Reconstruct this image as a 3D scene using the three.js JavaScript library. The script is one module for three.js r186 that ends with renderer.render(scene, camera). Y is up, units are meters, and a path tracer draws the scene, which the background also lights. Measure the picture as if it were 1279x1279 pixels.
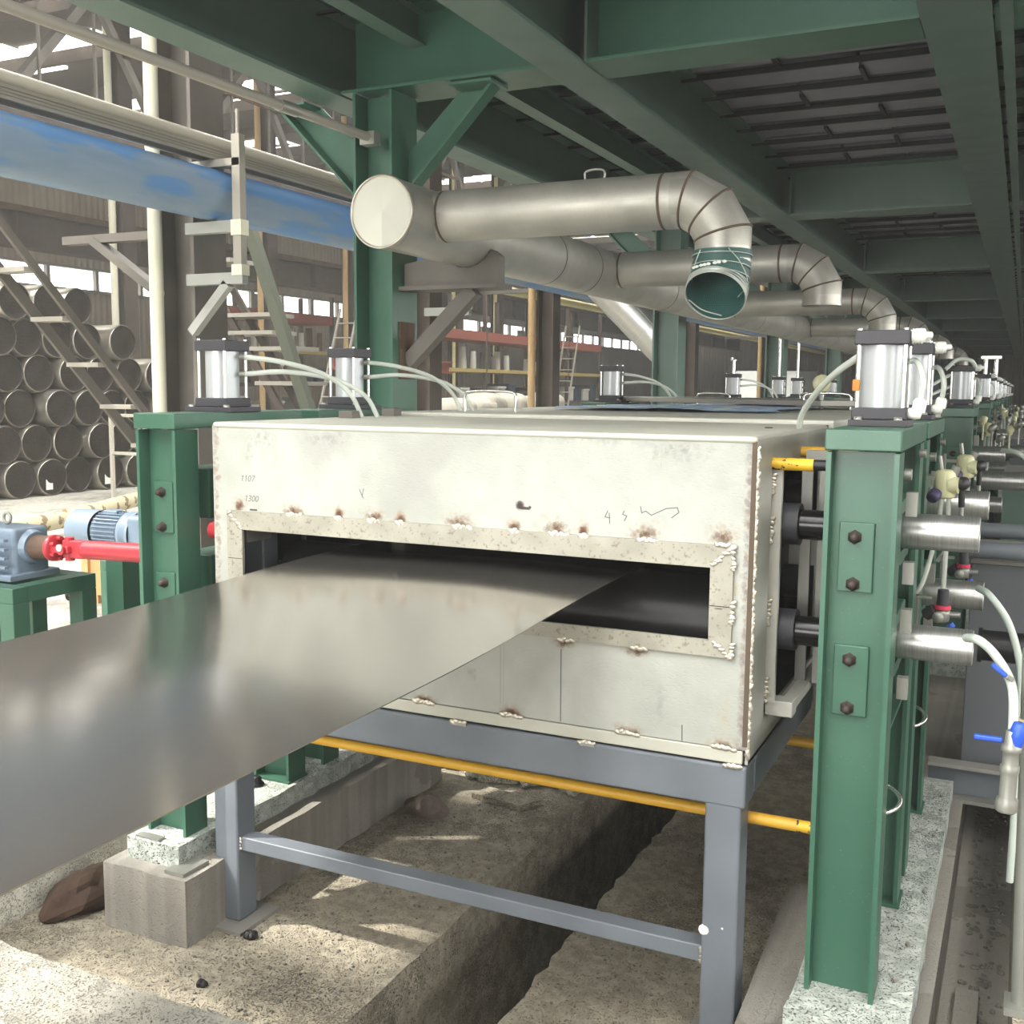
import * as THREE from 'three';
import { mergeGeometries } from 'three/addons/utils/BufferGeometryUtils.js';
import { RoundedBoxGeometry } from 'three/addons/geometries/RoundedBoxGeometry.js';
import { RectAreaLightUniformsLib } from 'three/addons/lights/RectAreaLightUniformsLib.js';
RectAreaLightUniformsLib.init();

// ---------------------------------------------------------------- camera, sky, sun, large lights, exposure
const scene = new THREE.Scene();
const camera = new THREE.PerspectiveCamera(51.29, 1, 0.05, 400);
camera.position.set(0, 1.8, 0);
camera.rotation.order = 'YXZ';
camera.rotation.set(THREE.MathUtils.degToRad(-6.6248), THREE.MathUtils.degToRad(25.479), THREE.MathUtils.degToRad(0.4947));
const renderer = new THREE.WebGLRenderer({ antialias: true });
renderer.toneMapping = THREE.LinearToneMapping;
renderer.toneMappingExposure = 0.94;
renderer.shadowMap.enabled = true;
scene.background = new THREE.Color(1, 0.99, 0.96).multiplyScalar(6);      // bright overcast day outside the hall

const DAY = new THREE.Color(1, 1, 0.965);
const sun = new THREE.DirectionalLight(new THREE.Color(1, 0.96, 0.86), 8);
sun.position.set(-9.5, 8.2 + 3, 0.6);
sun.target.position.set(-1.9, 0, -3.3);
sun.castShadow = true; sun.shadow.radius = 2.2; sun.shadow.mapSize.set(2048, 2048);
Object.assign(sun.shadow.camera, { left: -9, right: 9, top: 9, bottom: -9, near: 0.5, far: 40 });
scene.add(sun, sun.target);
function areaLight(x, y, z, w, h, power, tx, ty, tz, color = DAY) {
  const l = new THREE.RectAreaLight(color, power, w, h);
  l.position.set(x, y, z); l.lookAt(tx, ty, tz); scene.add(l);
  return l;
}
// daylight through the translucent roof strips (x, z, width, length) of the hall
const ROOF = 8.2;
const STRIPS = [[-5.2, 5.2, 2.4, 11], [-1.2, 5.2, 2.4, 11], [3.2, 3.4, 2.4, 13], [-10.5, 9, 2.4, 11], [-15.4, -2, 2.2, 12]];
for (const [x, z, w, l] of STRIPS) areaLight(x, ROOF - 0.16, z, w, l, 9.5, x, 0, z + 0.001);
areaLight(-7.2, ROOF - 0.16, -11, 2.2, 9, 14, -7.2, 0, -11.001);
areaLight(-7.2, ROOF - 0.16, -24, 2.2, 12, 10, -7.2, 0, -24.001);
// daylight through an unseen gate added behind the camera for front light, and through the side strip of the far wall
areaLight(-4, 2.9, 13.7, 9, 5.2, 7.5, -4, 2.9, 0);
areaLight(-21.6, 4.45, -12, 30, 0.5, 12, 0, 3.0, -12);
areaLight(-21.6, 4.45, -42, 28, 0.5, 10, 0, 3.0, -42);
areaLight(8.6, 3.4, -8, 30, 3, 6, 0, 1.0, -8);  // added fill light, the wall behind it has no opening

// ---------------------------------------------------------------- small helpers
let seed = 20240611;
const rnd = () => { seed = (seed + 0x6d2b79f5) | 0; let t = Math.imul(seed ^ (seed >>> 15), 1 | seed); t = (t + Math.imul(t ^ (t >>> 7), 61 | t)) ^ t; return ((t ^ (t >>> 14)) >>> 0) / 4294967296; };
const rr = (a, b) => a + (b - a) * rnd();
const V = (x, y, z) => new THREE.Vector3(x, y, z);
const used = new Map();
function numbered(name) { const n = used.get(name) ?? 0; used.set(name, n + 1); return n ? name + '_' + String(n).padStart(3, '0') : name; }
const origins = new WeakMap();
// geometries are written in the place's own metres; finish() makes them plain and gives them uv in metres
function finish(g, keepUv = false) {
  if (g.userData.done) return g;
  let q = g.index ? g.toNonIndexed() : g;
  if (!q.attributes.normal) q.computeVertexNormals();
  for (const k of Object.keys(q.attributes)) if (!['position', 'normal', 'uv'].includes(k)) q.deleteAttribute(k);
  q.clearGroups?.();
  if (!g.userData.ownUv && !keepUv) {
    const p = q.attributes.position, uv = new Float32Array(p.count * 2);
    const a = V(0, 0, 0), b = V(0, 0, 0), c = V(0, 0, 0), n = V(0, 0, 0);
    for (let i = 0; i < p.count; i += 3) {
      a.fromBufferAttribute(p, i); b.fromBufferAttribute(p, i + 1); c.fromBufferAttribute(p, i + 2);
      n.copy(b).sub(a).cross(c.clone().sub(a)); const x = Math.abs(n.x), y = Math.abs(n.y), z = Math.abs(n.z);
      [a, b, c].forEach((v, k) => {
        const [s, t] = x >= y && x >= z ? [v.z, v.y] : y >= z ? [v.x, v.z] : [v.x, v.y];
        uv[(i + k) * 2] = s; uv[(i + k) * 2 + 1] = t;
      });
    }
    q.setAttribute('uv', new THREE.BufferAttribute(uv, 2));
  }
  q.userData = { done: true };
  return q;
}
function joined(g) {
  const list = (Array.isArray(g) ? g : [g]).map((x) => finish(x));
  return list.length === 1 ? list[0] : mergeGeometries(list, false);
}
function mesh(name, g, mat, at) {
  let geo = joined(g);
  if (at && (at.x || at.y || at.z)) { geo = geo.clone(); geo.translate(-at.x, -at.y, -at.z); }
  const m = new THREE.Mesh(geo, mat); m.name = name; m.castShadow = true; m.receiveShadow = true;
  return m;
}
function tag(o, label, category, group) { o.userData = { label, category }; if (group) o.userData.group = group; return o; }
function thing(name, label, category, [x, y, z] = [0, 0, 0], group) {
  const o = new THREE.Group(); o.name = numbered(name); o.position.set(x, y, z); scene.add(o); origins.set(o, V(x, y, z));
  return tag(o, label, category, group);
}
function add(parent, name, g, mat, label, kind) {
  const at = origins.get(parent), m = mesh(name, g, mat, at);
  origins.set(m, at); parent.add(m);
  if (label) m.userData.label = label;
  if (kind) m.userData.kind = kind;
  return m;
}
function adds(parent, name, list, mat, label) { return list.map((g) => add(parent, name, g, mat, label)); }
function solo(name, label, category, g, mat, [x, y, z] = [0, 0, 0], group) {
  const m = mesh(numbered(name), g, mat, V(x, y, z)); m.position.set(x, y, z); scene.add(m);
  return tag(m, label, category, group);
}
function struct(name, g, mat) { const m = mesh(numbered(name), g, mat); m.userData = { kind: 'structure' }; scene.add(m); origins.set(m, V(0, 0, 0)); return m; }
function stuff(name, label, category, g, mat) { const m = solo(name, label, category, g, mat); m.userData.kind = 'stuff'; return m; }
function copyOf(root, [x, y, z], label) {
  const r = root.clone(); r.name = numbered(root.name.replace(/_\d{3}$/, '')); r.position.set(x, y, z); r.userData = { ...root.userData, label }; scene.add(r);
  origins.set(r, V(x, y, z)); return r;
}
// boxes by their extents
function B(x0, x1, y0, y1, z0, z1, round = 0) {
  const w = Math.abs(x1 - x0), h = Math.abs(y1 - y0), d = Math.abs(z1 - z0);
  const g = round ? new RoundedBoxGeometry(w, h, d, 2, Math.min(round, w / 2.01, h / 2.01, d / 2.01)) : new THREE.BoxGeometry(w, h, d);
  g.translate((x0 + x1) / 2, (y0 + y1) / 2, (z0 + z1) / 2); return g;
}
function bar(a, b, w, h, round = 0, roll = 0) {                              // a straight bar of section w x h from a to b
  const d = b.clone().sub(a), L = d.length();
  const g = round ? new RoundedBoxGeometry(w, h, L, 2, round) : new THREE.BoxGeometry(w, h, L);
  const m = new THREE.Matrix4().lookAt(b, a, Math.abs(d.y) > 0.999 * L ? V(0, 0, 1) : V(0, 1, 0));
  if (roll) m.multiply(new THREE.Matrix4().makeRotationZ(roll));
  g.applyMatrix4(m.setPosition(a.clone().add(b).multiplyScalar(0.5))); return g;
}
function metres(g, u, v, turn = false) { const t = g.attributes.uv; for (let i = 0; i < t.count; i++) { const a = t.getX(i), b = t.getY(i); turn ? t.setXY(i, b * v, a * u) : t.setXY(i, a * u, b * v); } g.userData.ownUv = true; return g; }
function cyl(a, b, r, r2 = r, seg = 24, open = false) {
  const d = b.clone().sub(a), g = metres(new THREE.CylinderGeometry(r2, r, d.length(), seg, 1, open), 2 * Math.PI * Math.max(r, r2), d.length());
  g.applyMatrix4(new THREE.Matrix4().makeRotationFromQuaternion(new THREE.Quaternion().setFromUnitVectors(V(0, 1, 0), d.clone().normalize())).setPosition(a.clone().add(b).multiplyScalar(0.5)));
  return g;
}
function lathe(pts, at, dir, seg = 32) {                                     // pts: [radius, along]
  const ts = pts.map((p) => p[1]), g = metres(new THREE.LatheGeometry(pts.map(([r, t]) => new THREE.Vector2(r, t)), seg), 2 * Math.PI * Math.max(...pts.map((p) => p[0])), Math.max(0.05, Math.max(...ts) - Math.min(...ts)));
  g.applyMatrix4(new THREE.Matrix4().makeRotationFromQuaternion(new THREE.Quaternion().setFromUnitVectors(V(0, 1, 0), dir)).setPosition(at)); return g;
}
function hose(pts, r, seg = 40, round = 8) {
  const c = new THREE.CatmullRomCurve3(pts.map((p) => V(...p))); return metres(new THREE.TubeGeometry(c, seg, r, round, false), c.getLength(), 2 * Math.PI * r, true);
}
// a profile (list of [u, v]) drawn out along an axis: 'x' (u = z, v = y), 'y' (u = x, v = z), 'z' (u = x, v = y)
function prof(pts, axis, a0, a1, holes = []) {
  const s = new THREE.Shape(pts.map((p) => new THREE.Vector2(...p)));
  for (const h of holes) s.holes.push(new THREE.Path(h.map((p) => new THREE.Vector2(...p))));
  let g = new THREE.ExtrudeGeometry(s, { depth: a1 - a0, bevelEnabled: false, steps: 1 });
  g = g.index ? g.toNonIndexed() : g; g.translate(0, 0, a0); g.clearGroups();
  const p = g.attributes.position;
  if (axis !== 'z') {
    for (let i = 0; i < p.count; i++) { const u = p.getX(i), v = p.getY(i), w = p.getZ(i); axis === 'y' ? p.setXYZ(i, u, w, v) : p.setXYZ(i, w, v, u); }
    for (let i = 0; i < p.count; i += 3) { const t = [p.getX(i), p.getY(i), p.getZ(i)]; p.setXYZ(i, p.getX(i + 1), p.getY(i + 1), p.getZ(i + 1)); p.setXYZ(i + 1, ...t); }
    g.deleteAttribute('normal'); g.computeVertexNormals();
  }
  return g;
}
// an I section; flanges lie at the v ends
function iPts(cu, cv, w, h, tf, tw) {
  const u = w / 2, v = h / 2, t = tw / 2;
  return [[-u, -v], [u, -v], [u, -v + tf], [t, -v + tf], [t, v - tf], [u, v - tf], [u, v], [-u, v], [-u, v - tf], [-t, v - tf], [-t, -v + tf], [-u, -v + tf]].map(([a, b]) => [a + cu, b + cv]);
}
const swap = (pts) => pts.map(([a, b]) => [b, a]).reverse();
function rings(list, seg, closed = true) {                                   // skin over rings of points, smooth round each ring, creased between
  const pos = [], nor = [];
  for (let k = 0; k + 1 < list.length; k++) for (let i = 0; i < seg; i++) {
    const j = (i + 1) % seg, A = list[k].p, C = list[k + 1].p, q = [A[i], A[j], C[j], A[i], C[j], C[i]];
    const n = [list[k].n[i], list[k].n[j], list[k + 1].n[j], list[k].n[i], list[k + 1].n[j], list[k + 1].n[i]];
    const m = [list[k].n2?.[i] ?? n[0], 0]; q.forEach((v, t) => { pos.push(v.x, v.y, v.z); nor.push(n[t].x, n[t].y, n[t].z); });
  }
  const g = new THREE.BufferGeometry(); g.setAttribute('position', new THREE.Float32BufferAttribute(pos, 3)); g.setAttribute('normal', new THREE.Float32BufferAttribute(nor, 3));
  return g;
}

// ---------------------------------------------------------------- procedural textures
function noiseField(n, cells, sd) {
  const g = new Float32Array(cells * cells); let s = sd | 0;
  for (let i = 0; i < g.length; i++) { s = (Math.imul(s, 1664525) + 1013904223) | 0; g[i] = (s >>> 8) / 16777216; }
  return (x, y) => {                                                         // x, y in 0..1, periodic
    const fx = x * cells, fy = y * cells, ix = Math.floor(fx), iy = Math.floor(fy), tx = fx - ix, ty = fy - iy;
    const u = tx * tx * (3 - 2 * tx), v = ty * ty * (3 - 2 * ty), m = (k) => ((k % cells) + cells) % cells;
    const a = g[m(iy) * cells + m(ix)], b = g[m(iy) * cells + m(ix + 1)], c = g[m(iy + 1) * cells + m(ix)], d = g[m(iy + 1) * cells + m(ix + 1)];
    return (a + (b - a) * u) * (1 - v) + (c + (d - c) * u) * v;
  };
}
function fbm(cells, oct, sd) {
  const f = []; for (let i = 0; i < oct; i++) f.push(noiseField(0, cells << i, sd + i * 77));
  return (x, y) => { let s = 0, a = 0.5, t = 0; for (const h of f) { s += a * h(x, y); t += a; a *= 0.5; } return s / t; };
}
function tex(w, h, metresX, metresY, fn, srgb = true) {
  const d = new Uint8Array(w * h * 4);
  for (let y = 0; y < h; y++) for (let x = 0; x < w; x++) {
    const c = fn(x / w, y / h), i = (y * w + x) * 4;
    for (let k = 0; k < 3; k++) d[i + k] = Math.max(0, Math.min(255, Array.isArray(c) ? c[k] : c));
    d[i + 3] = 255;
  }
  const t = new THREE.DataTexture(d, w, h); t.magFilter = THREE.LinearFilter; t.minFilter = THREE.LinearMipmapLinearFilter; t.generateMipmaps = true;
  t.wrapS = t.wrapT = THREE.RepeatWrapping; t.repeat.set(1 / metresX, 1 / metresY); if (srgb) t.colorSpace = THREE.SRGBColorSpace; t.needsUpdate = true;
  return t;
}
const mixc = (a, b, t) => [0, 1, 2].map((k) => a[k] + (b[k] - a[k]) * t);
const step = (a, b, x) => { const t = Math.max(0, Math.min(1, (x - a) / (b - a))); return t * t * (3 - 2 * t); };
const std = (o) => new THREE.MeshStandardMaterial(o);
const M = {};
{
  const patch = fbm(22, 3, 16), big = fbm(6, 5, 11), fine = fbm(64, 3, 12), stain = fbm(3, 6, 13), grit = noiseField(0, 512, 14), grit2 = noiseField(0, 200, 15);
  const conc = (lo, hi) => tex(1024, 1024, 1.7, 1.7, (x, y) => {
    let c = mixc(lo, hi, big(x, y) * 0.4 + step(0.25, 0.75, fine(x, y)) * 0.6);
    { const s = stain(x, y) * 0.45 + patch(x, y) * 0.3 + grit(x, y) * 0.25; if (s > 0.56) c = mixc(c, lo.map((v) => v * 0.7), 0.55); }
    const g = grit(x, y); if (g > 0.8) c = mixc(c, lo.map((v) => v * 0.42), (g - 0.8) * 3.6);
    const h = grit2(x, y); if (h > 0.93) c = mixc(c, [222, 218, 208], (h - 0.93) * 6);
    return c;
  });
  const bump = tex(1024, 1024, 1.7, 1.7, (x, y) => 90 + 90 * big(x, y) + 60 * fine(x, y) + (grit(x, y) > 0.8 ? -70 : 0), false);
  M.concrete = std({ map: conc([142, 134, 119], [178, 169, 151]), bumpMap: bump, bumpScale: 0.02, roughness: 0.95 });
  M.concreteFront = std({ map: conc([150, 147, 138], [174, 170, 160]), bumpMap: bump, bumpScale: 0.01, roughness: 0.95 });
  M.concreteDark = std({ map: conc([112, 109, 104], [142, 138, 131]), bumpMap: bump, bumpScale: 0.012, roughness: 0.95 });
  M.plinth = std({ map: conc([158, 164, 157], [206, 212, 204]), bumpMap: bump, bumpScale: 0.02, roughness: 0.95 });
  const form = noiseField(0, 60, 41);
  M.castWall = std({ map: tex(512, 512, 1.2, 1.2, (x, y) => { let c = mixc([128, 124, 118], [172, 167, 158], big(x, y) * 0.6 + form(x, 0.3) * 0.4); if (stain(x, y) > 0.6) c = mixc(c, [96, 92, 86], 0.3); return c; }), bumpMap: bump, bumpScale: 0.008, roughness: 0.95 });
  M.floorBright = std({ map: conc([196, 192, 180], [228, 224, 212]), bumpMap: bump, bumpScale: 0.006, roughness: 0.9 });
  M.dirt = std({ map: conc([70, 66, 60], [100, 95, 88]), bumpMap: bump, bumpScale: 0.03, roughness: 1 });
  M.rubble = std({ map: conc([168, 166, 150], [214, 212, 196]), bumpMap: bump, bumpScale: 0.02, roughness: 1 });

  const scr = noiseField(0, 256, 21), scuff = fbm(6, 5, 22);
  const paint = (a, b, rough = 0.5) => std({ map: tex(512, 512, 1.1, 1.1, (x, y) => { let c = mixc(a, b, scuff(x, y)); if (scr(x, y) > 0.993) c = mixc(c, [150, 170, 158], 0.4); return c; }), roughnessMap: tex(256, 256, 0.7, 0.7, (x, y) => 200 + 55 * scuff(x, y), false), roughness: rough, metalness: 0 });
  M.green = paint([58, 98, 80], [72, 110, 92], 0.36);
  M.greenLifted = paint([92, 116, 106], [104, 128, 118], 0.45);  // same green paint, lightened and greyed: shade lift and haze in the colour
  M.greyPaint = paint([104, 110, 118], [126, 132, 140], 0.5);
  M.hallSteel = paint([94, 90, 85], [116, 110, 103], 0.75);
  M.hallDark = paint([74, 66, 60], [92, 82, 74], 0.85);
  M.palePaint = paint([150, 152, 148], [172, 173, 168], 0.6);
  M.bluegrey = paint([112, 130, 150], [136, 152, 170], 0.4);
  M.redPaint = paint([178, 48, 58], [196, 62, 72], 0.35);
  M.black = std({ color: '#3b3a40', roughness: 0.5 });
  M.blackSteel = std({ color: '#262628', roughness: 0.42, metalness: 0.3 });
  M.blackShaft = std({ color: '#2a2a2c', roughness: 0.2, metalness: 0.6 });

  const brush = noiseField(0, 512, 31), cloud = fbm(5, 5, 32);
  const streak = (sd) => { const a = noiseField(0, 300, sd), b = noiseField(0, 40, sd + 5); return (x, y) => 0.6 * a(x, y * 0.02) + 0.4 * b(x, y * 0.05); };
  M.duct = std({ map: tex(512, 512, 1, 1, (x, y) => mixc([150, 148, 140], [204, 201, 192], cloud(x, y) * 0.8 + brush(x, y) * 0.2)), roughnessMap: tex(256, 256, 0.5, 0.5, (x, y) => 120 + 110 * cloud(x, y), false), roughness: 0.66, metalness: 0.55 });
  M.weldBand = std({ color: '#6a5d50', roughness: 0.8, metalness: 0.4 });
  M.plateTop = std({ map: tex(512, 512, 1.3, 1.3, (x, y) => mixc([178, 178, 168], [214, 213, 200], cloud(x, y))), roughness: 0.55, metalness: 0.35 });
  M.sidePlate = std({ map: tex(512, 512, 0.8, 0.8, (x, y) => mixc([170, 168, 160], [205, 203, 194], cloud(x, y))), roughness: 0.5, metalness: 0.15 });
  M.frameStrip = std({ map: tex(512, 512, 0.5, 0.5, (x, y) => { let c = mixc([146, 143, 132], [190, 187, 174], cloud(x, y)); if (fine(x, y) > 0.6) c = mixc(c, [128, 118, 104], step(0.6, 0.85, fine(x, y)) * 0.7); return c; }), roughness: 0.6, metalness: 0.45 });
  const sl = streak(51);
  M.chrome = std({ color: '#d6d6d4', map: tex(64, 512, 1, 0.12, (x, y) => 214 + 34 * brush(y, x * 0.02), true), roughness: 0.34, metalness: 0.85 });
  M.aluminium = std({ color: '#bcc0c3', roughness: 0.38, metalness: 0.5 });
  M.rodSteel = std({ color: '#e4e4e0', roughness: 0.2, metalness: 0.9 });
  M.zinc = std({ color: '#a2a29b', roughness: 0.45, metalness: 0.6 });
  M.strip = std({ color: '#bfbbb6', roughnessMap: tex(512, 4, 1.0, 9, (x) => 215 + 40 * brush(x, 0.3), false), roughness: 0.16, metalness: 0.92 });
  M.weld = std({ color: '#cfc8bb', roughness: 0.38, metalness: 0.75 });
  M.burnt = std({ color: '#4d3a2c', roughness: 0.8, metalness: 0.2 });
  M.rust = std({ map: tex(256, 256, 0.5, 0.5, (x, y) => mixc([76, 60, 50], [112, 90, 76], cloud(x, y))), roughness: 0.9 });
  const fade = fbm(7, 5, 61), fade2 = fbm(9, 4, 62), fade3 = fbm(16, 4, 63);
  M.bluePipe = std({ map: tex(256, 1024, 1.06, 5, (x, y) => { let c = mixc([108, 132, 158], [138, 156, 174], fade2(x, y)); return mixc(c, [84, 134, 190], step(0.43, 0.58, fade(x, y) * 0.7 + fade3(x, y) * 0.3) * 0.85); }), roughness: 0.55 });
  M.whitePipe = std({ color: '#cfc9bb', roughness: 0.55 });
  M.tray = std({ color: '#a9a49a', roughness: 0.6, metalness: 0.3 });
  M.creamPipe = std({ color: '#dcd9c4', roughness: 0.5 });
  M.bamboo = std({ map: tex(64, 256, 0.3, 1.4, (x, y) => mixc([176, 146, 104], [206, 176, 130], cloud(x, y))), roughness: 0.7 });
  M.yellowPipe = std({ color: '#d3c890', roughness: 0.6 });
  M.drum = std({ map: tex(256, 256, 1, 0.6, (x, y) => mixc([190, 184, 174], [226, 220, 208], brush(y, x * 0.03) * 0.6 + cloud(x, y) * 0.4)), roughness: 0.28, metalness: 0.85 });
  M.drumEnd = std({ map: tex(256, 256, 0.6, 0.6, (x, y) => mixc([56, 51, 47], [86, 79, 72], cloud(x, y) * 0.5 + brush(x * 0.04, y) * 0.5)), roughness: 0.36, metalness: 0.7 });
  M.deck = std({ map: tex(256, 256, 0.8, 0.8, (x, y) => mixc([142, 141, 152], [168, 165, 176], cloud(x, y))), roughness: 0.75 });
  M.shadeStrip = std({ color: '#3c3c40', roughness: 0.8 });  // dark colour standing in for shade along the deck lines
  M.boltDark = std({ color: '#453c38', roughness: 0.6, metalness: 0.3 });
  M.olive = std({ color: '#565b4c', roughness: 0.7 });
  M.machine = std({ color: '#63676c', roughness: 0.6 });
  M.oldRust = std({ map: tex(128, 128, 0.3, 0.3, (x, y) => mixc([52, 40, 34], [88, 68, 56], cloud(x, y))), roughness: 0.95 });
  M.wood = std({ map: tex(256, 256, 0.6, 0.6, (x, y) => mixc([192, 146, 98], [222, 180, 130], brush(x, y * 0.03) * 0.5 + cloud(x, y) * 0.5)), roughness: 0.8 });
  M.log = std({ map: tex(256, 256, 0.9, 0.9, (x, y) => { let c = mixc([206, 194, 158], [230, 220, 190], cloud(x, y)); if (fade2(x, y) > 0.66) c = mixc(c, [120, 100, 70], 0.7); return c; }), roughness: 0.85 });
  M.yellow = std({ map: tex(256, 256, 0.16, 0.16, (x, y) => fade2(x, y) > 0.66 ? [58, 44, 30] : mixc([226, 176, 34], [240, 196, 58], cloud(x, y))), roughness: 0.45 });
  M.yellowClean = std({ map: tex(256, 256, 0.4, 0.4, (x, y) => mixc([222, 168, 46], [236, 186, 70], cloud(x, y))), roughness: 0.42 });
  M.hose = new THREE.MeshPhysicalMaterial({ color: '#eef2ec', roughness: 0.18, transmission: 0.55, thickness: 0, ior: 1.4 });
  M.hoseMilk = std({ color: '#c9d2ca', roughness: 0.3 });
  M.plastic = std({ color: '#eef0ea', roughness: 0.35 });
  M.cream = std({ color: '#d6d5ac', roughness: 0.35 });
  M.purple = std({ color: '#4c4766', roughness: 0.4 });
  M.blueHandle = std({ color: '#2f58c8', roughness: 0.35 });
  M.blueCyl = std({ color: '#2c5a96', roughness: 0.4 });
  M.pinkRing = std({ color: '#d9425f', roughness: 0.4 });
  M.orange = std({ color: '#e07a2c', roughness: 0.6 });
  M.mesh = std({ map: tex(256, 256, 0.05, 0.05, (x, y) => (Math.sin(x * 50.27) > 0.2 || Math.sin(y * 50.27) > 0.2 ? [62, 106, 100] : [34, 62, 60])), roughness: 0.55, side: THREE.DoubleSide });
  M.wire = std({ color: '#c9cfc8', roughness: 0.3, metalness: 0.6 });
  M.tarp = std({ map: tex(256, 256, 0.5, 0.5, (x, y) => mixc([158, 192, 236], [226, 234, 240], step(0.35, 0.65, fade2(x, y)))), roughness: 0.55 });
  M.sheetGrey = std({ color: '#9c9a94', roughness: 0.55, metalness: 0.3 });
  M.roofSheet = std({ map: tex(256, 256, 2, 2, (x, y) => mixc([84, 78, 70], [100, 93, 84], cloud(x, y))), roughness: 0.9 });
  M.wallSheet = std({ map: tex(512, 256, 3, 3, (x, y) => mixc([118, 108, 96], [140, 130, 116], cloud(x, y))), bumpMap: tex(256, 4, 2, 2, (x) => 128 + 120 * Math.sin(x * Math.PI * 2 * 10), false), bumpScale: 0.03, roughness: 0.85 });
  M.glow = std({ color: '#ffffff', emissive: new THREE.Color(1, 0.97, 0.88), emissiveIntensity: 4, roughness: 0.8 });
  M.glass = new THREE.MeshPhysicalMaterial({ color: '#ffffff', transmission: 1, thickness: 0, roughness: 0.05, ior: 1.45 });
  M.sack = std({ map: tex(128, 128, 0.6, 0.6, (x, y) => mixc([176, 170, 156], [214, 208, 194], cloud(x, y))), roughness: 0.9 });
  M.rackRed = std({ color: '#8d5144', roughness: 0.6 });
  M.rackYellow = std({ color: '#a39056', roughness: 0.6 });
  M.crateBlue = std({ color: '#39424c', roughness: 0.6 });
  M.crateWhite = std({ color: '#b9b7ae', roughness: 0.7 });
  
}

// ---------------------------------------------------------------- the setting: floors, pit, hall shell
const HF = 0.3;                                                              // hall floor level; the pit floor is 0
struct('floor', B(-22, -2.97, -0.4, HF, -75, 16), M.floorBright);            // hall floor on the drive side, its edge is the pit's kerb
{
  const edge = []; for (let i = 0; i <= 60; i++) edge.push([-2.97 + i * 0.05, -1.868 + rr(-0.006, 0.006) - (rnd() > 0.9 ? 0.012 : 0)]);
  struct('floor', [prof([...edge, [0.06, -1.86], [0.06, 2], [-2.97, 2]].reverse(), 'y', -0.3, HF), B(-2.97, 9, -0.3, HF, 2, 16)], M.concreteFront);
  const lip = (x, zs, out) => zs.map((z) => [x + rr(-0.007, 0.007) * out, z]);
  const zs = []; for (let z = -1.7; z > -4.3; z -= 0.06) zs.push(z);
  struct('floor', [prof([...lip(-1.64, zs, 0.5), [-1.64, -5], [-2.6, -5], [-2.97, -5], [-2.97, -1.7]], 'y', -0.75, 0), B(-2.97, -1.64, -0.75, 0, -75, -5)], M.concrete);
  struct('floor', [prof([...lip(-1.25, zs, 1.6).reverse(), [-1.25, -1.6], [-0.3, -1.6], [-0.3, -5], [-1.25, -5]].reverse(), 'y', -0.75, 0), B(-1.25, -0.3, -0.75, 0, -75, -5)], M.concrete);
}
struct('floor', B(-1.64, -1.25, -0.85, -0.62, -75, -1.6), M.dirt);           // bottom of the drain trench
struct('floor', B(-0.3, 0.075, -0.6, 0.0, -75, -1.6), M.castWall);             // bottom of the hose-side trench
struct('floor', B(0.06, 9, -0.6, HF, -75, 2), M.concrete);
struct('ceiling', [B(-22, -12.6, ROOF, ROOF + 0.2, -75, 16), B(-12.6, -7.2, ROOF, ROOF + 0.2, -75, -6.6), B(-12.6, -7.2, ROOF, ROOF + 0.2, 3.2, 16), B(-7.2, 9, ROOF, ROOF + 0.2, -75, 16)], M.roofSheet);
{
  const w = struct('window', B(-12.6, -7.2, ROOF + 0.1, ROOF + 0.11, -6.6, 3.2), M.glass);   // clear roof light the sun comes through
  for (let x = -12.6; x <= -7.1; x += 1.8) add(w, 'bar', B(x - 0.06, x + 0.06, ROOF - 0.02, ROOF + 0.18, -6.6, 3.2), M.hallSteel);
  for (let z = -6.6; z <= 3.3; z += 1.4) add(w, 'bar', B(-12.6, -7.2, ROOF - 0.08, ROOF + 0.06, z - 0.14, z + 0.14), M.hallSteel);
}
struct('wall_far_side', [B(-22.2, -22, -0.4, 4.2, -75, 16), B(-22.2, -22, 4.74, ROOF + 0.2, -75, 16)], M.wallSheet);
struct('wall_back', B(-22, 9, -0.8, ROOF + 0.2, -75.2, -75), M.wallSheet);
struct('wall_hose_side', B(9, 9.2, -0.8, ROOF + 0.2, -75, 16), M.wallSheet);
struct('wall_front', [B(-22, -8.5, -0.4, ROOF + 0.2, 16, 16.2), B(0.5, 9, -0.4, ROOF + 0.2, 16, 16.2), B(-8.5, 0.5, 5.5, ROOF + 0.2, 16, 16.2)], M.wallSheet);
{
  const w = struct('window', [B(-22.08, -21.9, 4.16, 4.22, -75, 16), B(-22.08, -21.9, 4.72, 4.78, -75, 16)], M.hallSteel);   // open strip along the far wall
  for (let z = -72; z < -8; z += 1.55) add(w, 'mullion', B(-22.06, -21.94, 4.2, 4.74, z - (rnd() > 0.7 ? 0.12 : 0.05), z + 0.05), M.hallSteel);
  for (const z of [-13.4, -24.2, -27.6, -39.5, -43.2, -47]) add(w, 'blind', B(-22.03, -21.97, 4.2, 4.2 + rr(0.15, 0.5), z - rr(0.5, 1), z + 0.4), M.hallSteel);
}
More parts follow.
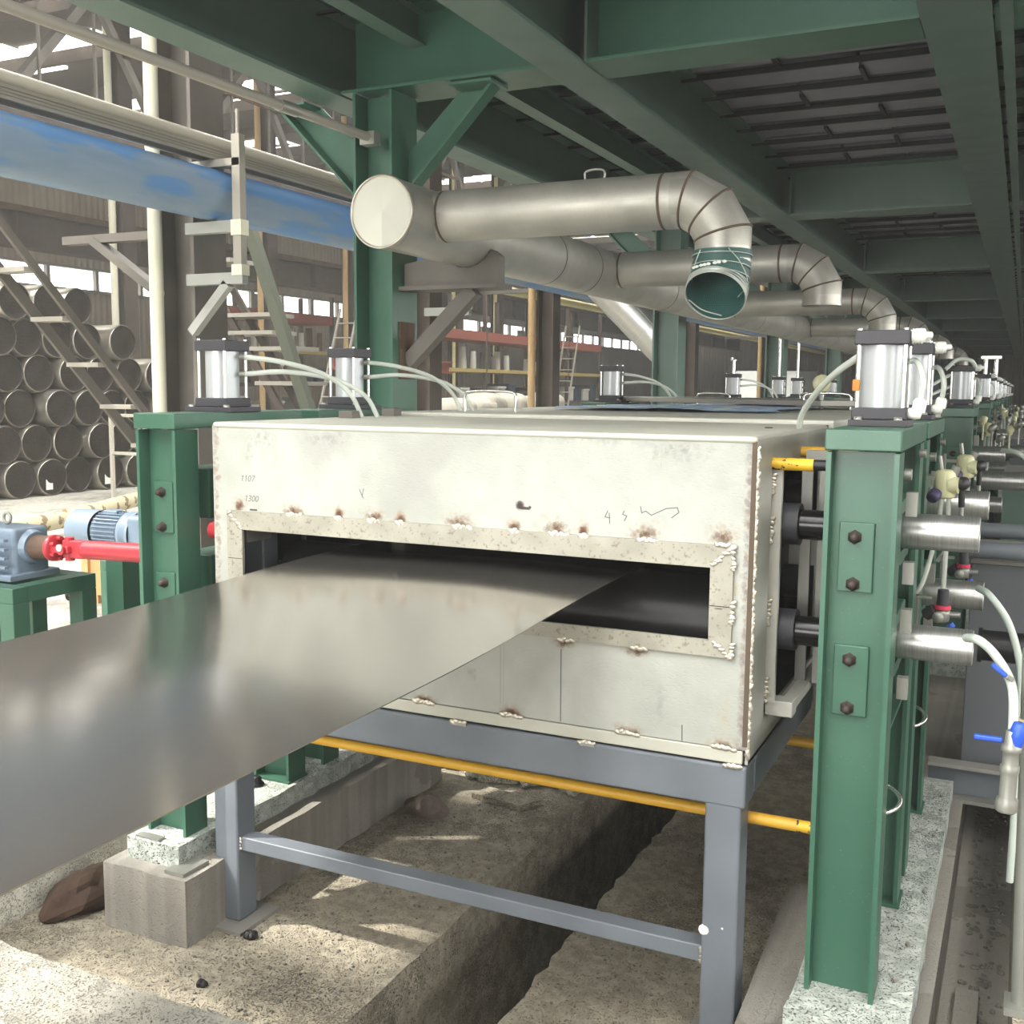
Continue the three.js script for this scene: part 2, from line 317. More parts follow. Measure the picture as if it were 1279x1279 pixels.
// translucent roof panels of the hall: big strips above the photographer, short pairs beyond
for (const [x, z, w, l] of STRIPS) { const p = struct('window', B(x - w / 2, x + w / 2, ROOF - 0.06, ROOF - 0.01, z - l / 2, z + l / 2), M.glow); for (let k = 1; k < 5; k++) add(p, 'bar', B(x - w / 2, x + w / 2, ROOF - 0.14, ROOF - 0.06, z - l / 2 + k * l / 5 - 0.06, z - l / 2 + k * l / 5 + 0.06), M.hallSteel); }
for (const z of [-12.4, -15.6, -19.4, -23.6, -30.2, -36.4, -42.5, -49]) for (const x of [-14.9, -16, -17.15, -18.4, -20.2]) {
  if (rnd() < 0.12) continue;
  const w = x < -18 ? 0.7 : 0.55, l = rr(0.5, 0.85);
  const p = struct('window', B(x - w, x + w * 0.8, ROOF - 0.06, ROOF - 0.01, z - l, z + l), M.glow);
  add(p, 'bar', B(x - w, x + w * 0.8, ROOF - 0.1, ROOF - 0.06, z - 0.05, z + 0.05), M.hallSteel);
}
for (const [z, l] of [[-11, 9], [-24, 12]]) struct('window', B(-8.3, -6.1, ROOF - 0.06, ROOF - 0.01, z - l / 2, z + l / 2), M.glow);
{
  const p = []; for (let z = -70; z < 14; z += 2.1) p.push(B(-22, 9, ROOF - 0.34, ROOF - 0.1, z - 0.05, z + 0.05));
  stuffPurlins(p);
}
function stuffPurlins(p) { for (const g of p) struct('trim', g, M.hallDark); }

// crane girder, hall columns and roof members on the drive side
{
  const g = thing('crane_girder', 'long brown crane runway girder crossing high above the stacked drums', 'girder', [-17, 4.3, -30]);
  add(g, 'web', prof(iPts(-17, 4.65, 0.4, 0.68, 0.04, 0.06), 'z', -70, 8), M.hallDark);
  add(g, 'rail', B(-17.05, -16.95, 4.99, 5.09, -70, 8), M.rust);
  for (let z = -66; z < 0; z += 3.05) add(g, 'stiffener', B(-17.18, -16.82, 4.35, 4.95, z - 0.02, z + 0.02), M.hallDark);
}
function hallColumn(x, z, w, label, pipeDx, pipeR, pipeMat, mat = M.hallSteel, top = ROOF - 0.34) {
  const c = thing('hall_column', label, 'column', [x, HF, z], undefined);
  add(c, 'shaft', prof(swap(iPts(z - w / 2, x, w, w, 0.03, 0.03)), 'y', HF, top), mat);
  add(c, 'base_plate', B(x - w * 0.7, x + w * 0.7, HF, HF + 0.03, z - w * 1.2, z + w * 0.2), mat);
  if (pipeR) {
    const p = add(c, 'downpipe', cyl(V(x + pipeDx, HF + 0.01, z + pipeR + 0.02), V(x + pipeDx, top - 0.1, z + pipeR + 0.02), pipeR, pipeR, 16), pipeMat);
    adds(p, 'clamp', [2.42, 3.4, 1.5, 4.6].map((y) => cyl(V(x + pipeDx, y, z + pipeR + 0.02), V(x + pipeDx, y + 0.025, z + pipeR + 0.02), pipeR * 1.08, pipeR * 1.08, 16)), pipeMat);
  }
  return c;
}
hallColumn(-5.355, -5.79, 0.33, 'grey steel hall column with a cream downpipe beside the faded blue pipe', -0.115, 0.048, M.creamPipe);
hallColumn(-5.3, -9.0, 0.24, 'slim brown steel column just behind the big green platform column', 0.0, 0, null, M.hallDark);
hallColumn(-5.3, -12.0, 0.22, 'brown steel column with a bamboo-coloured downpipe above the housing lids', -0.14, 0.045, M.bamboo, M.hallDark);
hallColumn(-5.3, -18.2, 0.22, 'dark brown column showing between green columns behind the hanging insulated pipe', -0.14, 0.045, M.bamboo, M.hallDark);
hallColumn(-5.3, -24.4, 0.22, 'far brown column beside the white van at the end of the line', -0.14, 0.045, M.bamboo, M.hallDark);
[[-25.6, 'first'], [-28.1, 'second'], [-30.5, 'third']].forEach(([z, nth]) => hallColumn(-14, z, 0.3, `${nth} thin brown far column with yellow pipe before the rack, counted from the green column`, 0.05, 0.055, M.yellowPipe, M.hallDark));
hallColumn(-14, -13.75, 0.3, 'brown far column with a pale pipe rising behind the stacked drums', 0.0, 0.06, M.creamPipe, M.hallDark);
hallColumn(-14, -17.6, 0.3, 'brown far column beside the hanging grey bracket arm', 0.0, 0.06, M.bamboo, M.hallDark);
hallColumn(-14, -20.6, 0.3, 'brown far column with a tan pipe near the red rack beam', 0.0, 0.06, M.bamboo, M.hallDark);

// latticed roof walkway high above the blue pipe
{
  const t = thing('roof_truss', 'pale lattice roof truss with diagonal members above the thin conduit', 'truss', [-12, 5.4, -11]);
  adds(t, 'chord', [bar(V(-12, 7.4, -30), V(-12, 7.4, -6), 0.14, 0.14), bar(V(-12, 5.3, -30), V(-12, 5.3, -6), 0.16, 0.12)], M.hallDark);
  for (let k = 0; k < 6; k++) { const z = -8 - k * 3.4; add(t, 'diagonal', bar(V(-12, 5.35, z - 1.9), V(-12, 7.35, z - 3.6), 0.16, 0.12), M.hallSteel); add(t, 'diagonal', bar(V(-12, 5.35, z - 1.4), V(-12, 7.35, z), 0.1, 0.1), M.hallSteel); }
  for (let k = 0; k < 16; k++) { const z = -7.6 - k * 0.95; add(t, 'hanger_rod', bar(V(-11.9, 5.3, z), V(-11.9, 7.5, z), 0.035, 0.035), M.hallSteel); }
  add(t, 'handrail', bar(V(-11.9, 6.5, -22), V(-11.9, 6.5, -6.5), 0.05, 0.05), M.rust);
}
// pipes running along the drive side of the line
{
  const Z0 = 2, Z1 = -40;
  const p = thing('blue_pipe', 'fat faded blue pipe with worn bright patches along the hall columns', 'pipe', [-5, 3.07, -10]);
  add(p, 'pipe_body', cyl(V(-5, 3.07, Z0), V(-5, 3.07, Z1), 0.168, 0.168, 48), M.bluePipe);
  const w = thing('pale_pipe', 'dirty white pipe resting above the blue pipe on a grey cable tray', 'pipe', [-5, 3.36, -10]);
  add(w, 'pipe_body', cyl(V(-5, 3.415, Z0), V(-5, 3.415, Z1), 0.046, 0.046, 20), M.whitePipe);
  const t = thing('cable_tray', 'ribbed grey cable tray under the dirty white pipe', 'cable tray', [-5, 3.3, -10]);
  add(t, 'tray_body', prof([[-4.93, 3.37], [-5.07, 3.37], [-5.07, 3.29], [-5.05, 3.29], [-5.05, 3.35], [-4.95, 3.35], [-4.95, 3.29], [-4.93, 3.29]], 'z', Z1, Z0), M.tray);
  adds(t, 'rib', [0.012, 0.03, 0.048].map((d) => B(-4.932, -4.924, 3.3 + d, 3.306 + d, Z1, Z0)), M.tray);
  const c = thing('conduit', 'thin grey conduit pipe strung under the platform edge past the green column', 'conduit', [-2.93, 2.96, -4]);
  add(c, 'tube', cyl(V(-2.95, 2.93, 1), V(-2.9, 2.985, -4.44), 0.021, 0.021, 14), M.tray);
  adds(c, 'coupling', [cyl(V(-2.906, 2.978, -3.78), V(-2.905, 2.98, -3.9), 0.027, 0.027, 14), B(-2.94, -2.86, 2.95, 3.01, -4.5, -4.44)], M.zinc);
  const y = thing('yellow_pipe', 'pale yellow horizontal pipe behind the brown post and duct bracket', 'pipe', [-6.2, 3.06, -20]);
  add(y, 'pipe_body', cyl(V(-6.2, 3.07, -10.7), V(-6.2, 3.07, -40), 0.055, 0.055, 16), M.yellowPipe);
  for (const z of [-12.1, -18.3, -24.5]) add(y, 'support_arm', B(-6.28, -5.4, 2.965, 3.017, z - 0.06, z), M.hallSteel);
  // brackets that carry the pipes: arms, strut and hanger
  const bracket = (z, label) => {
    const b = thing('pipe_bracket', label, 'bracket', [-5.15, 2.16, z]);
    add(b, 'arm', B(-5.2, -4.72, 2.815, 2.89, z - 0.06, z), M.palePaint); add(b, 'arm', B(-5.2, -4.72, 2.475, 2.55, z - 0.06, z), M.palePaint);
    add(b, 'strut', bar(V(-5.18, 2.16, z - 0.03), V(-4.86, 2.48, z - 0.03), 0.06, 0.06), M.palePaint);
    add(b, 'hanger', B(-4.79, -4.725, 2.55, 3.44, z - 0.06, z), M.tray);
    add(b, 'rod', cyl(V(-4.76, 3.44, z - 0.03), V(-4.76, 3.6, z - 0.03), 0.012), M.tray);
    adds(b, 'clamp', [B(-4.8, -4.715, 2.53, 2.6, z - 0.07, z + 0.01), B(-4.8, -4.715, 2.79, 2.89, z - 0.07, z + 0.01)], M.creamPipe);
    adds(b, 'tray_arm', [B(-5.2, -4.73, 3.24, 3.288, z - 0.06, z), B(-5.3, -5.2, 3.24, 3.288, z - 0.06, z)], M.tray);
  };
  bracket(-5.72, 'pale welded pipe bracket with strut and hanger on the grey hall column');
  bracket(-8.93, 'grey welded pipe bracket with strut on the slim brown column');
  const k = thing('knee_brace', 'olive grey knee brace under the blue pipe beside the cream downpipe', 'brace', [-5.6, 2.3, -5.6]);
  add(k, 'strut', bar(V(-5.62, 2.42, -5.98), V(-6.3, 2.86, -5.98), 0.1, 0.06), M.hallSteel); add(k, 'post', B(-5.66, -5.6, HF, 2.85, -6.0, -5.94), M.hallSteel); add(k, 'beam', B(-6.6, -5.58, 2.84, 2.9, -6.02, -5.94), M.hallSteel);
}
{
  const d = thing('leaning_strut', 'dark olive strut leaning behind the first air cylinder hoses', 'strut', [-6.4, HF, -9.3]);
  add(d, 'bar', bar(V(-7.71, 3.87, -9.3), V(-6.36, HF + 0.02, -9.3), 0.1, 0.12), M.olive); add(d, 'foot', B(-6.46, -6.24, HF, HF + 0.02, -9.4, -9.2), M.hallDark);
  const q = thing('far_steps', 'small grey metal steps with pale treads behind the first motor-side cylinder', 'steps', [-8, HF, -11]);
  for (const z of [-11.25, -10.85]) add(q, 'stringer', bar(V(-9.75, 3.5, z), V(-7.55, HF, z), 0.05, 0.09), M.hallDark);
  for (const [x0, x1, y] of [[-9.72, -9.1, 3.37], [-9.34, -8.5, 2.68], [-9.22, -8.46, 2.46], [-8.9, -8.12, 2.26], [-8.75, -8.0, 1.83], [-8.5, -7.8, 1.4], [-8.2, -7.5, 0.95]]) add(q, 'tread', B(x0, x1, y - 0.02, y + 0.03, -11.3, -10.8), M.tray);
}
// steep stair in front of the drums, drum stacks, logs, frame
{
  const s = thing('steep_stair', 'steep grey metal stair with flat treads leaning before the stacked drums', 'stair', [-6.7, HF, -6.5]);
  const zs = (y) => -6.0 + (y - 2.25) / 1.03;
  add(s, 'stringer', bar(V(-6.53, 3.7, zs(3.7)), V(-6.53, HF, zs(HF)), 0.03, 0.06), M.hallSteel); add(s, 'stringer', bar(V(-6.9, 3.7, zs(3.7)), V(-6.9, HF, zs(HF)), 0.03, 0.085), M.hallSteel);
  for (let y = 3.3; y > 0.5; y -= 0.335) add(s, 'tread', B(-6.885, -6.545, y - 0.022, y + 0.012, zs(y) - 0.06, zs(y) + 0.09), M.tray);
}
{
  const R = 0.252, D = 2 * R * 1.02, NTH = ['bottom', 'second', 'third', 'fourth', 'fifth', 'top'];
  const body = (x, y, z, len) => lathe([[R * 0.94, 0], [R, 0.012], [R, 0.1], [R * 1.015, 0.115], [R, 0.13], [R, len * 0.5], [R * 1.012, len * 0.5 + 0.015], [R, len * 0.5 + 0.03], [R, len], [R * 0.94, len]], V(x, y, z), V(-1, 0, 0), 32);
  const end = (x, y, z) => lathe([[0.001, 0.02], [R * 0.55, 0.03], [R * 0.94, 0.035], [R * 0.97, 0.0]], V(x, y, z), V(-1, 0, 0), 32);
  const rows = [[0, 9], [0.5, 9], [0, 8], [0.5, 8], [0, 6], [1.5, 3]];
  const words = ['first', 'second', 'third', 'fourth', 'fifth', 'sixth', 'seventh', 'eighth', 'ninth'];
  rows.forEach(([off, n], r) => {
    const y = HF + R + r * D * 0.9;
    for (let k = 0; k < n; k++) {
      const z = -8.75 - (off + k) * D - r * 0.06 + rr(-0.012, 0.012), x = -11.75 + rr(-0.12, 0.06) , len = r > 3 ? 1.3 : 2.4;
      const t = thing('steel_drum', `dull steel drum, ${words[k]} from the stair end in the ${NTH[r]} row of the stack`, 'drum', [x, y, z], 'stacked steel drums');
      add(t, 'shell', body(x, y, z, len), M.drum); add(t, 'end_cap', end(x, y, z), M.drumEnd); if (r === 0 && (k === 3 || k === 5)) add(t, 'paper_label', B(x - 0.034, x - 0.026, y - 0.17, y - 0.03, z - 0.02, z + 0.09), M.plastic, 'white paper label');
    }
  });
  const f = thing('angle_frame', 'thin pale angle frame standing before the stacked drums', 'frame', [-10.6, HF, -10.5]);
  for (const [x, z] of [[-10.9, -10.5], [-9.9, -10.5], [-10.9, -11.1], [-9.9, -11.1]]) add(f, 'post', B(x - 0.022, x + 0.022, HF, 1.42, z - 0.022, z + 0.022), M.whitePipe);
  for (const y of [1.4, 0.9]) adds(f, 'rail', [B(-10.9, -9.9, y - 0.02, y + 0.02, -10.52, -10.48), B(-10.9, -9.9, y - 0.02, y + 0.02, -11.12, -11.08)], M.whitePipe);
}
{
  const l = thing('bark_pole', 'long cream pole with dark knots lying on the hall floor behind the blue motor', 'pole', [-8.5, 0.4, -8]);
  add(l, 'trunk', hose([[-7.6, 0.48, -4.6], [-8.25, 0.48, -6.6], [-8.55, 0.47, -7.65], [-9.0, 0.48, -8.7], [-9.4, 0.48, -9.6]], 0.085, 50, 16), M.log);
  for (let k = 0; k < 14; k++) { const t = k / 14; add(l, 'knot', lathe([[0.001, 0.012], [0.02, 0.009], [0.03, 0]], V(-7.7 - t * 1.0, 0.5 + rr(-0.03, 0.05), -5.0 - t * 3.0).add(V(0.07, 0, 0.03)), V(0.9, 0.3, 0.3).normalize(), 8), M.bamboo); }
  const b = thing('timber', 'pale squared timber lying before the cream pole', 'timber', [-8, HF, -6.8]);
  add(b, 'beam', bar(V(-7.0, 0.36, -5.1), V(-7.9, 0.36, -7.0), 0.1, 0.1, 0.01), M.log); solo('timber_block', 'short timber block under the cream pole', 'block', bar(V(-7.75, 0.35, -5.75), V(-7.55, 0.35, -5.85), 0.1, 0.09, 0.01), M.log, [-7.65, HF, -5.8]);
}
// pallet racks with crates, red beams and sacks far behind the line
{
  const ORD = ['first', 'second', 'third', 'fourth', 'fifth', 'sixth', 'seventh', 'eighth', 'ninth', 'tenth', 'eleventh', 'twelfth', 'thirteenth', 'fourteenth', 'fifteenth', 'sixteenth'];
  const CR = ['dark blue', 'grey', 'white', 'brown'], CM = [M.crateBlue, M.hallSteel, M.crateWhite, M.rust];
  const rack = (x, z0, n, y0, label, cat) => {
    const r = thing('pallet_rack', label, 'rack', [x, HF, z0]);
    for (let k = 0; k <= n; k++) adds(r, 'upright', [B(x - 0.04, x + 0.04, HF, 3.9, z0 - k * 2.4 - 0.04, z0 - k * 2.4 + 0.04), B(x - 0.94, x - 0.86, HF, 3.9, z0 - k * 2.4 - 0.04, z0 - k * 2.4 + 0.04)], M.hallDark);
    for (const [y, m] of [[y0, M.hallDark], [y0 + 0.75, M.hallDark], [y0 + 1.5, M.rackYellow], [y0 + 2.2, M.rackRed]]) for (let k = 0; k < n; k++) add(r, 'shelf', B(x - 0.9, x + 0.05, y - 0.06, y + (m === M.rackRed ? 0.14 : 0.02), z0 - k * 2.4 - 2.36, z0 - k * 2.4 - 0.04), m);
    let i = 0;
    for (const y of [y0 + 0.02, y0 + 0.77]) for (let k = 0; k < n; k++) for (let j = 0; j < 4; j++) {
      if (rnd() < 0.15) continue; const c = Math.floor(rnd() * 4), z = z0 - k * 2.4 - 0.35 - j * 0.56, h = rr(0.25, 0.5);
      solo('crate', `${CR[c]} crate, ${ORD[k * 4 + j]} along the ${y < y0 + 0.5 ? 'low' : 'high'} shelf of the ${cat}`, 'crate', [B(x - 0.6, x - 0.02, y, y + h, z - 0.2, z + 0.2, 0.02), B(x - 0.62, x, y + h - 0.05, y + h, z - 0.215, z + 0.215, 0.01)], CM[c], [x - 0.3, y, z], `crates on the ${cat}`); i++;
    }
    for (let k = 0; k < n; k++) for (let j = 0; j < 3; j++) { if (rnd() < 0.3) continue; const z = z0 - k * 2.4 - 0.5 - j * 0.7, y = y0 + 1.52, h = rr(0.3, 0.6); solo('bundle', `slim upright bundle, ${ORD[k * 3 + j]} along the top shelf of the ${cat}`, 'bundle', [cyl(V(x - 0.3, y, z), V(x - 0.3, y + h, z), 0.09, 0.08, 10), cyl(V(x - 0.12, y, z - 0.16), V(x - 0.12, y + h * 0.8, z - 0.16), 0.07, 0.06, 10)], CM[(j + k) % 4], [x - 0.3, y, z], `bundles on the ${cat}`); }
  };
  rack(-11, -19.2, 4, 0.7, 'long pallet rack with yellow shelf edge behind the thin far columns', 'long far rack');
  rack(-15, -16.6, 2, 1.1, 'short rack with pale shelves seen past the first air cylinder', 'short rack');
  const sk = [[-7, -13.4], [-7.1, -13.9], [-7, -14.5], [-6.9, -15], [-7.2, -15.5], [-7, -12.8], [-7.1, -16.1]];
  const bench = thing('low_bench', 'long low bench under the pale sacks', 'bench', [-7.1, HF, -14.4]);
  add(bench, 'top', B(-7.6, -6.6, 1.28, 1.34, -16.6, -12.4), M.hallSteel); for (const [x, z] of [[-7.5, -16.4], [-6.7, -16.4], [-7.5, -12.6], [-6.7, -12.6]]) add(bench, 'leg', B(x - 0.04, x + 0.04, HF, 1.28, z - 0.04, z + 0.04), M.hallSteel);
  sk.forEach(([x, z], k) => { const h = 0.16 + rr(0, 0.05); const g = new THREE.SphereGeometry(1, 20, 12); const p = g.attributes.position; for (let i = 0; i < p.count; i++) { const s = 1 + 0.1 * Math.sin(p.getX(i) * 7 + k) * Math.cos(p.getZ(i) * 6 + k * 2); p.setXYZ(i, Math.sign(p.getX(i)) * Math.abs(p.getX(i)) ** 0.7 * 0.32 * s, Math.sign(p.getY(i)) * Math.abs(p.getY(i)) ** 0.8 * h, Math.sign(p.getZ(i)) * Math.abs(p.getZ(i)) ** 0.7 * 0.25 * s); } g.computeVertexNormals(); g.translate(x, 1.34 + h * 0.97, z); solo('sack', `pale grey filled sack, ${['second', 'third', 'fourth', 'fifth', 'sixth', 'first', 'last'][k]} along the low bench behind the housing`, 'sack', g, M.sack, [x, 1.34, z], 'pale sacks on the low bench'); });
  const lad = (x, z, y1, label) => { const l = thing('ladder', label, 'ladder', [x, HF, z]); adds(l, 'stile', [bar(V(x, HF, z), V(x, y1, z - 1.1), 0.035, 0.035), bar(V(x + 0.38, HF, z), V(x + 0.38, y1, z - 1.1), 0.035, 0.035)], M.tray); for (let k = 1; k < 11; k++) { const t = k / 11; add(l, 'rung', cyl(V(x, HF + (y1 - HF) * t, z - 1.1 * t), V(x + 0.38, HF + (y1 - HF) * t, z - 1.1 * t), 0.014, 0.014, 8), M.tray); } };
  lad(-10.75, -24.6, 3.4, 'pale leaning ladder beside the brown column with the bamboo-coloured pipe'); lad(-11.3, -15.3, 3.2, 'pale leaning ladder near the second air cylinder and red rack beam');
  const inner = thing('red_beam', 'dusty red beam lying across the far rack posts', 'beam', [-10.2, 2.1, -16]); add(inner, 'beam', prof(iPts(-10.5, 2.2, 0.2, 0.24, 0.03, 0.03), 'z', -19, -15), M.rackRed); for (const z of [-15.2, -18.8]) add(inner, 'post', B(-10.55, -10.45, HF, 2.08, z - 0.05, z + 0.05), M.hallDark);
  const van = thing('white_van', 'white van parked at the far end behind the small air cylinders', 'van', [-6.8, HF, -31]);
  add(van, 'body', prof([[-30, 0.6], [-30, 1.15], [-29.9, 1.5], [-30.5, 2.0], [-31, 2.35], [-34, 2.4], [-34, 0.6]].map(([z, y]) => [z, y]), 'x', -7.6, -5.8), M.plastic); for (const z of [-30.8, -33.2]) for (const x of [-7.62, -5.95]) add(van, 'wheel', cyl(V(x, 0.62, z), V(x + 0.17, 0.62, z), 0.32, 0.32, 20), M.black); add(van, 'window', B(-5.8, -5.79, 1.55, 2.1, -31.9, -31), M.blackSteel);
}

// ---------------------------------------------------------------- green overhead platform
{
  const P = thing('overhead_platform', 'green steel walkway platform with ribbed deck on columns above the whole line', 'platform', [-2.9, HF, -4.6]);
  const YB = 3.21, H = 0.4;
  const ZF = -1.9, ZE = -50, CZ = [-1.9, -4.5, -9, -13.5, -18, -22.5, -27, -31.5, -36, -40.5, -45];
  const lb = (x0, x1, mat = M.greenLifted) => add(P, 'long_beam', prof(iPts((x0 + x1) / 2, YB + H / 2, x1 - x0, H, 0.014, 0.012), 'z', ZE, ZF), mat);
  lb(-2.03, -1.82); lb(-0.44, -0.19); lb(-3.29, -3.1); lb(0.9, 1.1);
  add(P, 'edge_channel', prof([[-0.165, YB], [-0.12, YB], [-0.12, YB + 0.02], [-0.15, YB + 0.02], [-0.15, YB + 0.3], [-0.165, YB + 0.3]], 'z', ZE, -3.2), M.greenLifted);
  add(P, 'secondary_beam', prof(iPts(-2.74, YB + 0.3, 0.1, 0.16, 0.01, 0.01), 'z', ZE, ZF), M.greenLifted);
  CZ.slice(1).forEach((z) => {
    const I = (x0, x1) => prof(iPts(z - 0.145, YB + H / 2 - 0.004, 0.28, H - 0.02, 0.014, 0.012), 'x', x0, x1);
    add(P, 'cross_beam', [I(-3.09, -2.035), I(-1.815, -0.445), I(-0.185, 0.9)], z > -5 ? M.green : M.greenLifted);
    add(P, 'stiffener_plate', [B(-1.816, -1.804, YB + 0.01, YB + H - 0.03, z - 0.28, z)], M.greenLifted);
  });
  // deck boards: each one overlaps the next, joints staggered
  const DY = YB + H + 0.005, far = [], dark = [];
  for (let bay = 0; bay < CZ.length - 1; bay++) {
    const z1 = CZ[bay] - 0.02, n = bay ? 10 : 6, dz = (z1 - CZ[bay + 1]) / n;
    for (let k = 0; k < n; k++) for (const [a, b] of [[-3.25, -1.96], [-1.915, -0.33], [-0.3, 1]]) {
      const zA = z1 - k * dz, m = a + (b - a) * (k % 2 ? 0.36 : 0.62);
      const shadeStrip = [B(a, b, DY - 0.034, DY - 0.002, z1 - k * dz - dz + 0.035, z1 - k * dz - dz + 0.055), B(m - 0.012, m + 0.012, DY - 0.02, DY - 0.002, z1 - k * dz - dz * 0.95, z1 - k * dz - dz * 0.3)];  // dark strips: shade of the gaps between boards put into colour
      if (bay > 1 || (bay === 0 && a < -2)) dark.push(...shadeStrip); else adds(P, 'deck_shade_strip', shadeStrip, M.shadeStrip);
      for (const [u, v] of [[a, m - 0.012], [m + 0.012, b]]) {
        const dy = rr(0, 0.02), g = [B(u, v, DY + dy, DY + 0.03 + dy, zA - dz + 0.085, zA - 0.005)];
        if (bay > 1 || (bay === 0 && a < -2)) far.push(...g); else add(P, 'deck_board', g, a === -1.915 || bay === 0 ? M.deck : M.greenLifted);
      }
    }
  }
  add(P, 'deck_light_blocker', B(-3.28, 1.05, DY + 0.075, DY + 0.09, ZE, ZF), M.greenLifted);  // added sheet that keeps roof light out of the board gaps
  add(P, 'deck_shade_strips_beyond', dark, M.shadeStrip, undefined, 'stuff');
  add(P, 'deck_boards_beyond', far, M.deck, undefined, 'stuff');
  // columns with knee braces
  CZ.slice(1).forEach((z, i) => {
    const x0 = i ? -2.95 : -3.02, x1 = i ? -2.72 : -2.8;
    const c = add(P, 'column', prof(iPts(z - 0.12, (x0 + x1) / 2, 0.235, x1 - x0, 0.014, 0.012).map(([a, b]) => [b, a]).reverse(), 'y', HF + 0.02, YB), i ? M.greenLifted : M.green);
    add(c, 'base_plate', B(x0 - 0.08, x1 + 0.08, HF, HF + 0.02, z - 0.33, z + 0.08), M.greenLifted);
    for (const s of [1, -1]) {
      const xc = s > 0 ? x1 : x0;
      add(c, 'brace', [prof([[xc, YB - 0.5], [xc, YB - 0.27], [xc + s * 0.29, YB - 0.005], [xc + s * 0.5, YB - 0.005]], 'z', z - 0.17, z - 0.155), B(Math.min(xc + s * 0.3, xc + s * 0.52), Math.max(xc + s * 0.3, xc + s * 0.52), YB - 0.012, YB, z - 0.2, z - 0.02),
        prof(s > 0 ? [[xc, YB - 0.5], [xc + 0.012, YB - 0.5], [xc + 0.5, YB - 0.015], [xc + 0.488, YB - 0.005]] : [[xc, YB - 0.5], [xc - 0.488, YB - 0.005], [xc - 0.5, YB - 0.015], [xc - 0.012, YB - 0.5]], 'z', z - 0.155, z - 0.07)], M.green);
    }
  });
}

// ---------------------------------------------------------------- exhaust duct with branches
function ringAt(c, nrm, up, r, stretch, seg) {                               // ring in the plane of unit vectors up*stretch and side
  const side = nrm.clone().cross(up).normalize(), p = [], n = [];
  for (let i = 0; i < seg; i++) { const a = (i / seg) * Math.PI * 2, d = up.clone().multiplyScalar(Math.cos(a)).addScaledVector(side, Math.sin(a)); p.push(c.clone().addScaledVector(up, Math.cos(a) * r * stretch).addScaledVector(side, Math.sin(a) * r)); n.push(d); }
  return { p, n };
}
function elbow(x0, y0, z, R, r, cuts) {                                      // from +x to -y, mitred in straight pieces; returns one geometry per piece
  const out = [], th = [0]; for (let k = 0; k < cuts; k++) th.push(((k + 0.5) / cuts) * Math.PI / 2); th.push(Math.PI / 2);
  const C = V(x0, y0 - R, z), K = 1 / Math.cos(Math.PI / 4 / cuts);
  const rg = th.map((t, k) => { const mid = k > 0 && k < th.length - 1, u = V(Math.sin(t), Math.cos(t), 0); return ringAt(C.clone().addScaledVector(u, mid ? R * K : R), V(Math.cos(t), -Math.sin(t), 0), u, r, mid ? K : 1, 28); });
  for (let k = 0; k + 1 < rg.length; k++) out.push(rings([rg[k], rg[k + 1]], 28));
  const seams = rg.slice(1, -1).map((g) => { const q = g.p.map((v) => v.clone()); const c = new THREE.CatmullRomCurve3(q, true); return new THREE.TubeGeometry(c, 40, 0.005, 5, true); });
  return [out, seams];
}
const BRZ = [-4.15, -6.4, -9.3, -13.0, -17.2, -22];
